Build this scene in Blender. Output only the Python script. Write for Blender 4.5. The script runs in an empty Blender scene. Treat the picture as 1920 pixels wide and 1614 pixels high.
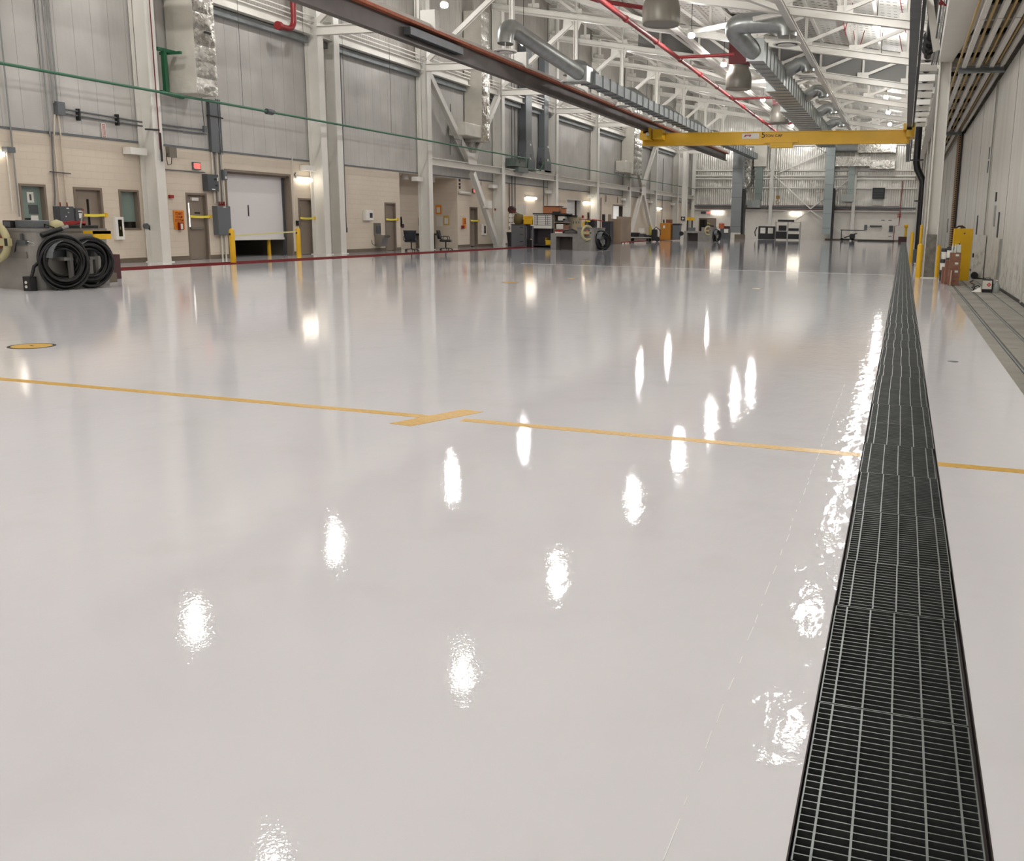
import bpy, math, random
from mathutils import Vector, Matrix
random.seed(7)
SC = bpy.context.scene
C = SC.collection
PI = math.pi

# ------------------------------------------------------------------ camera
cam_d = bpy.data.cameras.new('camera'); cam = bpy.data.objects.new('camera', cam_d); C.objects.link(cam)
YAW, PITCH, ROLL, F, PX, PY = 0.306716212, 0.186703836, -0.0162481510, 1705.65819, 1139.97029, 738.639814
cy_, sy_, cp_, sp_, cr_, sr_ = math.cos(YAW), math.sin(YAW), math.cos(PITCH), math.sin(PITCH), math.cos(ROLL), math.sin(ROLL)
fw = Vector((-sy_*cp_, cy_*cp_, -sp_)); rt = Vector((cy_, sy_, 0)); dn = fw.cross(rt)
rt2 = cr_*rt + sr_*dn; dn2 = -sr_*rt + cr_*dn
m = Matrix((rt2, -dn2, -fw)).transposed().to_4x4(); m.translation = Vector((0, 0, 1.45))
cam.matrix_world = m
cam_d.sensor_fit = 'HORIZONTAL'; cam_d.sensor_width = 36; cam_d.lens = F/1920*36
cam_d.shift_x = (960-PX)/1920; cam_d.shift_y = (PY-807)/1920
cam_d.clip_start = 0.05; cam_d.clip_end = 400
SC.camera = cam

# ------------------------------------------------------------------ world, colour
w = bpy.data.worlds.new('world'); SC.world = w; w.use_nodes = True
w.node_tree.nodes['Background'].inputs[0].default_value = (0.02, 0.02, 0.022, 1)
w.node_tree.nodes['Background'].inputs[1].default_value = 1.0
SC.view_settings.view_transform = 'Standard'; SC.view_settings.look = 'None'
SC.view_settings.exposure = 0.0; SC.view_settings.gamma = 1.0; SC.view_settings.use_curve_mapping = False
LAMP = 390.0      # radiance of the high-bay lenses
TUBE = 9.0       # radiance of the wall tubes

# ------------------------------------------------------------------ materials
def srgb(h):
    h = h.lstrip('#'); v = [int(h[i:i+2], 16)/255 for i in (0, 2, 4)]
    return tuple(((c/12.92) if c <= .04045 else ((c+.055)/1.055)**2.4) for c in v)
MATS = {}
def mat(name, col, rough=.5, metal=0., noise=0., nscale=3., bump=0., bscale=20., spec=.5, emit=None, alpha=1., trans=0.):
    if name in MATS: return MATS[name]
    m = bpy.data.materials.new(name); m.use_nodes = True; nt = m.node_tree; b = nt.nodes['Principled BSDF']
    c = srgb(col) if isinstance(col, str) else col
    b.inputs['Base Color'].default_value = (*c, 1); b.inputs['Roughness'].default_value = rough
    b.inputs['Metallic'].default_value = metal; b.inputs['Specular IOR Level'].default_value = spec
    if trans: b.inputs['Transmission Weight'].default_value = trans
    if emit: b.inputs['Emission Color'].default_value = (*emit[0], 1); b.inputs['Emission Strength'].default_value = emit[1]
    if noise or bump:
        g = nt.nodes.new('ShaderNodeNewGeometry')
        if noise:
            n = nt.nodes.new('ShaderNodeTexNoise'); n.inputs['Scale'].default_value = nscale; n.inputs['Detail'].default_value = 5
            nt.links.new(g.outputs['Position'], n.inputs['Vector'])
            r = nt.nodes.new('ShaderNodeMapRange'); r.inputs[1].default_value = .3; r.inputs[2].default_value = .7
            r.inputs[3].default_value = 1-noise; r.inputs[4].default_value = 1+noise
            nt.links.new(n.outputs['Fac'], r.inputs[0])
            mx = nt.nodes.new('ShaderNodeVectorMath'); mx.operation = 'SCALE'; mx.inputs[0].default_value = c
            nt.links.new(r.outputs[0], mx.inputs['Scale']); nt.links.new(mx.outputs[0], b.inputs['Base Color'])
        if bump:
            n2 = nt.nodes.new('ShaderNodeTexNoise'); n2.inputs['Scale'].default_value = bscale; n2.inputs['Detail'].default_value = 3
            nt.links.new(g.outputs['Position'], n2.inputs['Vector'])
            bp = nt.nodes.new('ShaderNodeBump'); bp.inputs['Distance'].default_value = bump
            nt.links.new(n2.outputs['Fac'], bp.inputs['Height']); nt.links.new(bp.outputs[0], b.inputs['Normal'])
    MATS[name] = m; return m

class NT:
    """tiny node helper"""
    def __init__(s, m): s.nt = m.node_tree; s.b = s.nt.nodes['Principled BSDF']
    def n(s, t, **k):
        x = s.nt.nodes.new(t)
        for a, v in k.items(): setattr(x, a, v)
        return x
    def l(s, a, b): s.nt.links.new(a, b)
    def math(s, op, a, b=None, c=None):
        x = s.n('ShaderNodeMath', operation=op)
        for i, v in enumerate((a, b, c)):
            if v is None: continue
            if isinstance(v, (int, float)): x.inputs[i].default_value = v
            else: s.l(v, x.inputs[i])
        return x.outputs[0]
    def pos(s):
        g = s.n('ShaderNodeNewGeometry'); sep = s.n('ShaderNodeSeparateXYZ'); s.l(g.outputs['Position'], sep.inputs[0])
        return g.outputs['Position'], sep.outputs
    def mix(s, fac, a, b):
        x = s.n('ShaderNodeMix', data_type='RGBA')
        if isinstance(fac, (int, float)): x.inputs[0].default_value = fac
        else: s.l(fac, x.inputs[0])
        for i, v in ((6, a), (7, b)):
            if isinstance(v, tuple): x.inputs[i].default_value = (*v, 1)
            else: s.l(v, x.inputs[i])
        return x.outputs[2]
    def noise(s, vec, scale, detail=4, rough=.5):
        x = s.n('ShaderNodeTexNoise'); x.inputs['Scale'].default_value = scale; x.inputs['Detail'].default_value = detail
        x.inputs['Roughness'].default_value = rough; s.l(vec, x.inputs['Vector']); return x.outputs['Fac']
    def ramp(s, v, a, b, lo=0., hi=1.):
        x = s.n('ShaderNodeMapRange'); x.clamp = True
        s.l(v, x.inputs[0])
        for i, q in enumerate((a, b, lo, hi)): x.inputs[i+1].default_value = q
        return x.outputs[0]
    def bump(s, h, dist, strength=1.):
        x = s.n('ShaderNodeBump'); x.inputs['Distance'].default_value = dist; x.inputs['Strength'].default_value = strength
        s.l(h, x.inputs['Height']); return x.outputs[0]

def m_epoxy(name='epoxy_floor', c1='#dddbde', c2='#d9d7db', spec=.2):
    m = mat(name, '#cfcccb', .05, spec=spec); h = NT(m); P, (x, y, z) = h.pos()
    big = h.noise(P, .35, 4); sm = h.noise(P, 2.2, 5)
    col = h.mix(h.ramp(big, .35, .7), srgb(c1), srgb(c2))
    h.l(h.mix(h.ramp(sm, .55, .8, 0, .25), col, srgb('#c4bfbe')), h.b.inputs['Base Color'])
    # roller texture, stronger along the trench edge
    st = h.n('ShaderNodeVectorMath', operation='MULTIPLY'); h.l(P, st.inputs[0]); st.inputs[1].default_value = (1, .55, 1)
    n1 = h.noise(st.outputs[0], 9, 2); n2 = h.noise(P, 80, 2)
    edge = h.ramp(h.math('ABSOLUTE', h.math('ADD', x, .35)), .15, 1.0, 1, 0)
    amp1 = h.math('MULTIPLY', n1, h.math('MULTIPLY_ADD', edge, 4.5, 1.))
    tot = h.math('ADD', amp1, h.math('MULTIPLY', n2, .34))
    h.l(h.bump(tot, .00065), h.b.inputs['Normal'])
    h.l(h.ramp(h.noise(P, .8, 3), .3, .7, .018, .035), h.b.inputs['Roughness'])
    return m
def m_concrete():
    m = mat('track_concrete', '#8f8b82', .8); h = NT(m); P, (x, y, z) = h.pos()
    a = h.noise(P, 1.3, 6); b = h.noise(P, 9, 5)
    c = h.mix(h.ramp(a, .3, .7), srgb('#98948b'), srgb('#7c7870'))
    h.l(h.mix(h.ramp(b, .6, .75, 0, .6), c, srgb('#5b5750')), h.b.inputs['Base Color'])
    h.l(h.bump(b, .004), h.b.inputs['Normal']); return m
def m_panels(name, col, seam, step, axis, rough=.45, ribs=.002, metal=0., dirt=.08):
    m = mat(name, col, rough, metal); h = NT(m); P, s = h.pos(); u = s[axis]
    fr = h.math('FRACT', h.math('DIVIDE', h.math('ADD', u, 500.), step))
    line = h.ramp(h.math('ABSOLUTE', h.math('SUBTRACT', fr, .5)), .5-.012/step, .5-.004/step, 0, 1)
    n = h.noise(P, 1.1, 4)
    base = h.mix(h.ramp(n, .3, .7, 0, 1), srgb(col), tuple(c*(1-dirt*2) for c in srgb(col)))
    h.l(h.mix(line, base, srgb(seam)), h.b.inputs['Base Color'])
    rib = h.math('SINE', h.math('MULTIPLY', u, 2*PI/(step/4)))
    hh = h.math('ADD', h.math('MULTIPLY', rib, .35), h.math('MULTIPLY', h.noise(P, .9, 2), 6.))
    h.l(h.bump(hh, ribs), h.b.inputs['Normal']); return m
def m_deck():
    m = mat('acoustic_deck', '#c9c4b9', .6); h = NT(m); P, (x, y, z) = h.pos()
    fy = h.math('FRACT', h.math('DIVIDE', h.math('ADD', y, 300.), .61))
    fx = h.math('FRACT', h.math('DIVIDE', h.math('ADD', x, 300.), .30))
    row = h.math('LESS_THAN', fy, .16); dash = h.math('LESS_THAN', fx, .55)
    patch = h.ramp(h.noise(P, .45, 2), .42, .5, .25, 1)
    f = h.math('MULTIPLY', h.math('MULTIPLY', row, dash), patch)
    h.l(h.mix(f, srgb('#e4e1da'), srgb('#45413b')), h.b.inputs['Base Color'])
    rib = h.math('SINE', h.math('MULTIPLY', y, 2*PI/.305)); h.l(h.bump(rib, .012), h.b.inputs['Normal']); return m
def m_foil(name='foil_jacket', col='#c9c6bf'):
    m = mat(name, col, .22, .9); h = NT(m); P, s = h.pos()
    w1 = h.noise(P, 1.7, 4, .55); w2 = h.noise(P, 5, 3)
    h.l(h.bump(h.math('ADD', w1, h.math('MULTIPLY', w2, .2)), .11), h.b.inputs['Normal'])
    h.l(h.ramp(w2, .3, .7, .15, .4), h.b.inputs['Roughness']); return m
def m_masonry():
    m = mat('cream_masonry', '#cfc4b0', .6); h = NT(m); P, (x, y, z) = h.pos()
    fz = h.math('FRACT', h.math('DIVIDE', z, .203)); row = h.math('FLOOR', h.math('DIVIDE', z, .203))
    u = h.math('ADD', y, x)
    fy = h.math('FRACT', h.math('ADD', h.math('DIVIDE', h.math('ADD', u, 400.), .406), h.math('MULTIPLY', row, .5)))
    j = h.math('MAXIMUM', h.math('LESS_THAN', fz, .04), h.math('LESS_THAN', fy, .025))
    n = h.noise(P, .8, 4)
    base = h.mix(h.ramp(n, .3, .7), srgb('#d6cab8'), srgb('#cfc2b0'))
    h.l(h.mix(h.math('MULTIPLY', j, .1), base, srgb('#a99d89')), h.b.inputs['Base Color'])
    h.l(h.bump(h.math('SUBTRACT', 1., j), .003), h.b.inputs['Normal']); return m
def m_doorpanel():
    m = mat('hangar_door_panel', '#aaa79d', .5); h = NT(m); P, (x, y, z) = h.pos()
    st = h.n('ShaderNodeVectorMath', operation='MULTIPLY'); h.l(P, st.inputs[0]); st.inputs[1].default_value = (1, 1, .12)
    n = h.noise(st.outputs[0], 2.4, 5); g = h.noise(P, 5, 5)
    low = h.ramp(z, 0, 1.6, .75, 0)
    base = h.mix(h.ramp(n, .35, .7), srgb('#cbc9c1'), srgb('#bdbab1'))
    f = h.math('MULTIPLY', h.ramp(g, .48, .68), low)
    h.l(h.mix(f, base, srgb('#5d5951')), h.b.inputs['Base Color']); return m
def m_stripes():
    m = mat('seal_stripes', '#2b2118', .6); h = NT(m); P, (x, y, z) = h.pos()
    f = h.math('LESS_THAN', h.math('FRACT', h.math('DIVIDE', z, .1)), .38)
    h.l(h.mix(f, srgb('#1d1814'), srgb('#b07f3c')), h.b.inputs['Base Color']); return m

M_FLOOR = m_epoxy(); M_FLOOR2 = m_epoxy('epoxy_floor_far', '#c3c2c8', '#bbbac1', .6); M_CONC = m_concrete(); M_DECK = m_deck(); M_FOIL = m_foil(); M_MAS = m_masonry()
M_PAN = m_panels('grey_wall_panel', '#c3c0bb', '#96938e', .61, 1, .32, .0022)
M_PANU = m_panels('upper_siding', '#a39e96', '#6f6b64', .61, 1, .5, .012)
M_PANF = m_panels('far_siding', '#d6d3cb', '#8f8b83', .9, 0, .27, .014, .35)
M_DOOR = m_doorpanel(); M_STR = m_stripes()
WHITE = mat('white_steel', '#dddad2', .45, noise=.03, nscale=1.5)
WHITE2 = mat('white_paint', '#e4e1da', .4)
CREAM = mat('insulation_jacket', '#d4d0c4', .4, noise=.06, nscale=2., bump=.03, bscale=2.5)
GALV = mat('galvanized', '#a3a6a4', .34, .75, noise=.12, nscale=4., bump=.004, bscale=3)
GALVD = mat('galvanized_dark', '#858a8a', .55, .35, noise=.12, nscale=4.)
GRATE = mat('grate_steel', '#7c807f', .4, .85, noise=.15, nscale=6)
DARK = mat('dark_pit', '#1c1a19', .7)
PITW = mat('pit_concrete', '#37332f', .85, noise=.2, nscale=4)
BLACK = mat('black_rubber', '#121212', .42)
BLACKP = mat('black_plastic', '#1b1b1d', .5)
BLUEBK = mat('navy_mesh', '#1e222c', .7)
RUST = mat('rail_rust', '#a85f43', .65, noise=.25, nscale=6)
BEAMD = mat('rail_steel', '#57504d', .5, .2, noise=.2, nscale=1.2)
BEAMR = mat('rail_primer', '#646668', .45, .4, noise=.15, nscale=1.5)
YEL = mat('safety_yellow', '#e3b21c', .4, noise=.06, nscale=3)
YELB = mat('strap_yellow', '#ead94a', .5)
YELC = mat('crane_yellow', '#e0b01c', .4, noise=.05, nscale=1)
REDP = mat('pipe_red', '#8a2527', .5)
REDD = mat('duct_maroon', '#6a1a1c', .5)
REDL = mat('floor_red', '#6c1a1e', .6, spec=.05)
TAPE = mat('tape_yellow', '#d6a83c', .3, noise=.12, nscale=30, bump=.0015, bscale=90)
GREEN = mat('pipe_green', '#386b51', .45)
GREEN2 = mat('bracket_green', '#256242', .5)
TAUPE = mat('door_taupe', '#86796c', .45)
TAUPE2 = mat('frame_taupe', '#7b6e60', .45)
GLASS = mat('window_glass', '#7c8d86', .08, 0, spec=.7)
DGLASS = mat('dark_glass', '#15130f', .1)
EGREY = mat('panel_grey', '#63676a', .45)
EGREY2 = mat('panel_dark', '#4a4d50', .45)
XGREEN = mat('transformer_green', '#66706a', .45)
SLATE = mat('console_grey', '#8e8a85', .42, .15, noise=.12, nscale=3)
SLATE2 = mat('console_side', '#827f7b', .42, .3, noise=.1, nscale=3)
BASEB = mat('base_cove', '#6d6152', .5)
CARD = mat('cardboard', '#8b6350', .75, noise=.05, nscale=5)
CARDO = mat('cardboard_orange', '#b0714a', .75)
PAPER = mat('paper_white', '#dcd9d0', .6)
TAN = mat('tan_board', '#8d7a66', .6)
PEG = mat('peg_board', '#a4997f', .6)
ORANGE = mat('cabinet_orange', '#b97a1e', .5)
SIGNO = mat('sign_orange', '#e0851c', .5)
SIGNR = mat('sign_red_ink', '#7d1b08', .5)
REDX = mat('red_plastic', '#a02b28', .5)
OLIVE = mat('bag_olive', '#6a5c33', .8)
CHROME = mat('chrome', '#c8c8c6', .15, 1.)
STAIN = mat('stainless', '#9b9893', .3, .9)
CURT = mat('roll_curtain', '#e2dfde', .45)
GOLD = mat('track_gold', '#b89c5c', .5, .3)
BROWN = mat('soffit_brown', '#c2baac', .8, noise=.2, nscale=2)
REELC = mat('reel_cream', '#b7ae84', .5)
LENS = mat('lamp_lens', '#ffffff', .5, emit=((1., .985, .968), LAMP))
TUBEM = mat('tube_lens', '#ffffff', .5, emit=((1., .93, .80), TUBE))
LITE = mat('lit_glass', '#ffffff', .5, emit=((1., .95, .86), 2.0))
EXITM = mat('exit_red', '#e2483f', .5, emit=((1., .12, .10), 1.2))
CRACK = mat('floor_joint', '#8d8986', .5)
PLASTW = mat('jug_plastic', '#cfd2cc', .35)
CLEARP = mat('jug_clear', '#c9cfcc', .15, trans=.6)
FAB = mat('draft_curtain', '#7c7b78', .7, noise=.04, nscale=1)

# ------------------------------------------------------------------ mesh builder
def basis(d, up=None):
    d = d.normalized(); up = Vector(up) if up is not None else (Vector((0, 0, 1)) if abs(d.z) < .95 else Vector((0, 1, 0)))
    x = d.cross(up)
    if x.length < 1e-6: x = d.cross(Vector((1, 0, 0)))
    x.normalize(); y = x.cross(d).normalized(); return x, y
class MB:
    def __init__(s): s.v = []; s.f = []; s.sm = []
    def add(s, vs, fs, smooth=False):
        o = len(s.v); s.v += [tuple(v) for v in vs]; s.f += [tuple(i+o for i in f) for f in fs]; s.sm += [smooth]*len(fs); return s
    def box(s, x0, x1, y0, y1, z0, z1):
        vs = [(x, y, z) for z in (z0, z1) for x, y in ((x0, y0), (x1, y0), (x1, y1), (x0, y1))]
        return s.add(vs, [(3, 2, 1, 0), (4, 5, 6, 7), (0, 1, 5, 4), (1, 2, 6, 5), (2, 3, 7, 6), (3, 0, 4, 7)])
    def bar(s, p, q, w, h, up=None):
        p, q = Vector(p), Vector(q); x, y = basis(q-p, up); x = x*w/2; y = y*h/2
        vs = [c+a*x+b*y for c in (p, q) for a, b in ((-1, -1), (1, -1), (1, 1), (-1, 1))]
        return s.add(vs, [(3, 2, 1, 0), (4, 5, 6, 7), (0, 1, 5, 4), (1, 2, 6, 5), (2, 3, 7, 6), (3, 0, 4, 7)])
    def hbeam(s, p, q, w, h, tw=.03, tf=.035, up=None):
        """wide-flange section: w across flanges, h web height along `up`"""
        p, q = Vector(p), Vector(q); x, y = basis(q-p, up)
        s.bar(p+y*(h/2-tf/2), q+y*(h/2-tf/2), w, tf, up); s.bar(p-y*(h/2-tf/2), q-y*(h/2-tf/2), w, tf, up)
        return s.bar(p, q, tw, h-2*tf, up)
    def cyl(s, p, q, r0, r1=None, n=12, caps=True, smooth=True):
        p, q = Vector(p), Vector(q); r1 = r0 if r1 is None else r1; x, y = basis(q-p)
        vs = []
        for c, r in ((p, r0), (q, r1)):
            vs += [c+x*math.cos(2*PI*i/n)*r+y*math.sin(2*PI*i/n)*r for i in range(n)]
        s.add(vs, [(i, (i+1) % n, n+(i+1) % n, n+i) for i in range(n)], smooth)
        if caps:
            s.add(vs[:n], [tuple(reversed(range(n)))]); s.add(vs[n:], [tuple(range(n))])
        return s
    def tube(s, pts, r, n=8, closed=False, smooth=True):
        pts = [Vector(p) for p in pts]; N = len(pts); rings = []; px = None
        for i, p in enumerate(pts):
            a = pts[i-1] if (i > 0 or closed) else p; b = pts[(i+1) % N] if (i < N-1 or closed) else p
            d = (b-a).normalized()
            if px is None: x, y = basis(d)
            else:
                x = px-d*px.dot(d)
                if x.length < 1e-5: x, y = basis(d)
                x.normalize(); y = x.cross(d)
            px = x
            rings.append([p+x*math.cos(2*PI*k/n)*r+y*math.sin(2*PI*k/n)*r for k in range(n)])
        vs = [v for r_ in rings for v in r_]; fs = []
        for i in range(N if closed else N-1):
            j = (i+1) % N
            fs += [(i*n+k, i*n+(k+1) % n, j*n+(k+1) % n, j*n+k) for k in range(n)]
        s.add(vs, fs, smooth)
        if not closed: s.add(rings[0], [tuple(reversed(range(n)))]); s.add(rings[-1], [tuple(range(n))])
        return s
    def lathe(s, c, prof, n=20, smooth=True):
        cx, cy, cz = c; vs = []; k = len(prof)
        for r, z in prof: vs += [(cx+math.cos(2*PI*i/n)*r, cy+math.sin(2*PI*i/n)*r, cz+z) for i in range(n)]
        fs = [(j*n+i, j*n+(i+1) % n, (j+1)*n+(i+1) % n, (j+1)*n+i) for j in range(k-1) for i in range(n)]
        s.add(vs, fs, smooth)
        if prof[0][0] > 1e-4: s.add(vs[:n], [tuple(reversed(range(n)))])
        if prof[-1][0] > 1e-4: s.add(vs[-n:], [tuple(range(n))])
        return s
    def prism(s, poly, z0, z1):
        n = len(poly); vs = [(x, y, z0) for x, y in poly]+[(x, y, z1) for x, y in poly]
        return s.add(vs, [tuple(reversed(range(n))), tuple(range(n, 2*n))]+[(i, (i+1) % n, n+(i+1) % n, n+i) for i in range(n)])
    def extr(s, pts, d):
        n = len(pts); d = Vector(d); vs = [Vector(p) for p in pts]+[Vector(p)+d for p in pts]
        return s.add(vs, [tuple(reversed(range(n))), tuple(range(n, 2*n))]+[(i, (i+1) % n, n+(i+1) % n, n+i) for i in range(n)])
    def build(s, name, material, parent=None, world=True, bevel=0.):
        me = bpy.data.meshes.new(name)
        off = Vector((0, 0, 0)); loc = None
        if parent is not None:
            if world:
                o = parent
                while o is not None: off += o.location; o = o.parent
        else:
            v = s.v; off = Vector(((min(a[0] for a in v)+max(a[0] for a in v))/2, (min(a[1] for a in v)+max(a[1] for a in v))/2, min(a[2] for a in v))); loc = off
        me.from_pydata([tuple(Vector(a)-off) for a in s.v], [], s.f)
        me.polygons.foreach_set('use_smooth', s.sm); me.materials.append(material); me.update()
        o = bpy.data.objects.new(name, me); C.objects.link(o)
        if loc is not None: o.location = loc
        if parent is not None: o.parent = parent
        if bevel:
            b = o.modifiers.new('bevel', 'BEVEL'); b.width = bevel; b.segments = 2; b.limit_method = 'ANGLE'
        return o
def tag(o, label=None, cat=None, group=None, kind=None):
    if label: o['label'] = label
    if cat: o['category'] = cat
    if group: o['group'] = group
    if kind: o['kind'] = kind
    return o
def thing(name, label, cat, loc=(0, 0, 0), rz=0., group=None):
    o = bpy.data.objects.new(name, None); C.objects.link(o); o.location = loc; o.rotation_euler = (0, 0, rz)
    o.empty_display_size = .1
    return tag(o, label, cat, group)
def struct(name, mb, material, parent=None):
    o = mb.build(name, material, parent)
    if parent is None: o['kind'] = 'structure'
    return o
def one(name, mb, material, label, cat, group=None, bevel=0.):
    return tag(mb.build(name, material, bevel=bevel), label, cat, group)
def copy_tree(o, loc=None, rz=None, label=None, parent=None, group=None):
    c = o.copy(); C.objects.link(c); c.parent = parent
    if loc is not None: c.location = loc
    if rz is not None: c.rotation_euler = (0, 0, rz)
    if label: c['label'] = label
    if group: c['group'] = group
    for ch in list(o.children): copy_tree(ch, parent=c)
    return c
def text(name, body, size, material, parent, loc, rot, ext=.002, sx=1.):
    cu = bpy.data.curves.new(name, 'FONT'); cu.body = body; cu.size = size; cu.extrude = ext; cu.align_x = 'CENTER'; cu.align_y = 'CENTER'; cu.offset = size*.012
    t = bpy.data.objects.new('tmp', cu); C.objects.link(t)
    dg = bpy.context.evaluated_depsgraph_get(); me = bpy.data.meshes.new_from_object(t.evaluated_get(dg)); bpy.data.objects.remove(t)
    me.materials.clear(); me.materials.append(material)
    o = bpy.data.objects.new(name, me); C.objects.link(o); o.parent = parent; o.location = loc; o.rotation_euler = rot; o.scale = (sx, 1, 1)
    return o
RWALL = (PI/2, 0, PI/2)     # text on a wall facing +X
RFRONT = (PI/2, 0, 0)       # text facing -Y
ORD = ['first', 'second', 'third', 'fourth', 'fifth', 'sixth', 'seventh', 'eighth', 'ninth', 'tenth', 'eleventh', 'twelfth', 'thirteenth', 'fourteenth', 'fifteenth']

XL = -22.4; YN = -16.; YF = 99.0; XR = 2.28
COLY = [22.9+8.5*k for k in range(0, 9)]          # 22.9 ... 90.9
def zdeck(x): return 9.05-.165*x+2.25
def zchord(x): return 9.15-.165*x

# ================================================================== SETTING
# floor slabs (epoxy) with the trench slot between them, concrete by the hangar doors
TX0, TX1 = -.15, .30
f = MB(); f.box(-26, TX0-.006, YN, 29.3, -.4, 0); f.box(TX1+.006, 1.12, YN, YF, -.4, 0)
struct('floor', f, M_FLOOR)
f = MB(); f.box(-26, TX0-.006, 29.3, YF, -.4, 0); f.box(TX0-.006, TX1+.006, YF-5.0, YF, -.4, 0)
struct('floor_far', f, M_FLOOR2)
# ragged edge of the epoxy over concrete, with rail grooves
g = MB(); xs = [1.12, 1.27, 1.33, 1.60, 1.66, 1.98, 2.03, 3.2]
for a, b in ((0, 1), (2, 3), (4, 5), (6, 7)): g.box(xs[a], xs[b], YN, YF, -.4, -.004)
struct('floor_track_concrete', g, M_CONC)
g = MB()
for a, b in ((1, 2), (3, 4), (5, 6)): g.box(xs[a], xs[b], YN, YF, -.4, -.05)
struct('floor_track_groove', g, PITW)
for i, x in enumerate((1.30, 1.63, 2.005)):
    r = MB().box(x-.012, x+.012, YN, YF, -.05, -.012)
    one('door_rail', r, GALVD, 'steel guide rail sunk in the concrete, %s of three counted from the trench' % ORD[i], 'rail', 'guide rails in front of the hangar doors')
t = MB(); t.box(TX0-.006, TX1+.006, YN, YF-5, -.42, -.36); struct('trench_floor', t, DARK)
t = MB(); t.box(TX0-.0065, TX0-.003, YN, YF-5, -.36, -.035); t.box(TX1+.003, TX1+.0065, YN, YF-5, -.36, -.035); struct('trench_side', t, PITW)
t = MB()
for sx, x in ((1, TX0-.006), (-1, TX1+.006)):
    t.box(min(x, x+sx*.004), max(x, x+sx*.004), YN, YF-5, -.05, .001); t.box(min(x, x+sx*.03), max(x, x+sx*.03), YN, YF-5, -.05, -.032)
struct('trench_edge_trim', t, mat('edge_steel', '#2a201c', .5, .4))

# floor markings (thin paint / tape things)
one('floor_stripe', MB().box(-20.6, -19.35, YN, 98, .0, .0015), REDL, 'long dark red stripe painted on the floor along the cream wall', 'stripe')
tp = thing('floor_tape', 'thin yellow tape line crossing the white floor with a cross patch', 'tape', (-3.2, 5.95, 0))
MB().box(-21.5, -3.25, 5.88, 5.98, .0, .0012).build('tape_strip', TAPE, tp)
MB().box(-3.0, TX0-.01, 5.88, 5.98, .0, .0012).build('tape_strip', TAPE, tp)
p = MB(); p.extr([(-3.43, 5.62, 0), (-3.24, 5.60, 0), (-2.98, 6.24, 0), (-3.17, 6.27, 0)], (0, 0, .0016)); p.build('tape_patch', TAPE, tp)
one('floor_tape', MB().box(TX1+.008, 1.11, 5.82, 5.92, .0, .0012), TAPE, 'short yellow tape piece on the floor right of the trench grates', 'tape')
one('floor_joint', MB().box(-12.5, -.2, 29.25, 29.34, .0, .001), mat('joint_white', '#eceaea', .7, spec=.1), 'thin white joint line running across the floor from the trench to the left', 'floor joint')
for i, (x, y, r, lb) in enumerate([(-9.1, 7.58, .235, 'yellow round floor cover with black rim near the left edge of the floor'),
                                   (-8.85, 20.08, .20, 'small yellow round floor cover in the middle of the white floor'),
                                   (-3.14, 21.1, .12, 'tiny yellow round floor cover nearer the trench'),
                                   (-8.1, 22.3, .14, 'small yellow floor cover just beyond the middle one')]):
    c = thing('floor_cover', lb, 'floor cover', (x, y, 0), 0, 'round covers let into the floor')
    MB().lathe((x, y, 0), [(r, 0), (r, .002), (r*.86, .002), (r*.86, .0)], 32, False).build('rim', BLACKP, c)
    MB().lathe((x, y, 0), [(r*.86, .0), (r*.84, .0035), (.001, .0035)], 32, False).build('plate', TAPE, c)
    if i == 0: MB().bar((x-.04, y+.02, .004), (x+.03, y-.01, .004), .02, .003).build('slot', BLACKP, c)
rg = MB(); yy = 1.2
while yy < 8.5:
    L_ = random.uniform(.02, .16); xo = random.uniform(-.004, .004); rg.bar((-.422+xo, yy, .0006), (-.422+xo+random.uniform(-.003, .003), yy+L_, .0006), .002, .0012); yy += L_+random.uniform(.02, .14)
one('floor_ridge', rg, mat('ridge_glint', '#f4f3f1', .3), 'hair-thin ridge in the floor just left of the trench, its glints drawn as white dashes', 'ridge')  # broken white dashes paint the sparkle along the floor seam
one('floor_plate', MB().lathe((.62, 10.62, 0), [(.06, 0), (.055, .003), (.001, .003)], 20, False), GRATE, 'small dark oval plate in the white floor right of the trench', 'floor plate')

# trench grates
seams = [1.16, 1.92, 2.68, 3.45, 3.97, 4.72, 5.5, 6.28, 6.99]
y = 6.99
while y < YF-5.9: y += .765; seams.append(y)
def grate(L):
    m1 = MB(); hw = (TX1-TX0)/2-.008; n = int(L/.0303)
    for k in range(n+1):
        yy = .004+k*(L-.010)/n; m1.box(-hw, hw, yy-.0018, yy+.0018, -.028, 0)
    return m1, hw
def grate_thing(L, label, loc):
    t_ = thing('trench_grate', label, 'grate', loc, 0, 'steel bar grates covering the floor trench')
    m1, hw = grate(L); m1.build('bearing_bars', GRATE, t_, False)
    m2 = MB()
    for k in range(5):
        x = -hw*.80+k*hw*1.6/4; m2.box(x-.003, x+.003, .003, L-.004, -.008, .0015)
    m2.build('cross_rods', GRATE, t_, False)
    m3 = MB(); m3.box(-hw, -hw+.004, .002, L-.004, -.028, .001); m3.box(hw-.004, hw, .002, L-.004, -.028, .001)
    m3.box(-hw, hw, .0015, .005, -.028, .001); m3.box(-hw, hw, L-.0075, L-.004, -.028, .001)
    m3.build('banding', GRATE, t_, False)
    return t_
glabels = ['bar grate in the floor trench just outside the bottom of the photo', 'nearest bar grate in the trench, cut by the bottom edge of the photo',
           'second nearest bar grate in the trench, shifted right of its neighbour', 'third bar grate in the trench counted from the bottom edge',
           'short bar grate, fourth in the trench from the bottom edge', 'fifth bar grate in the trench from the bottom edge',
           'bar grate in the trench just before the yellow tape ends', 'bar grate in the trench beside the ends of the yellow tape line']
proto = None
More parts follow.
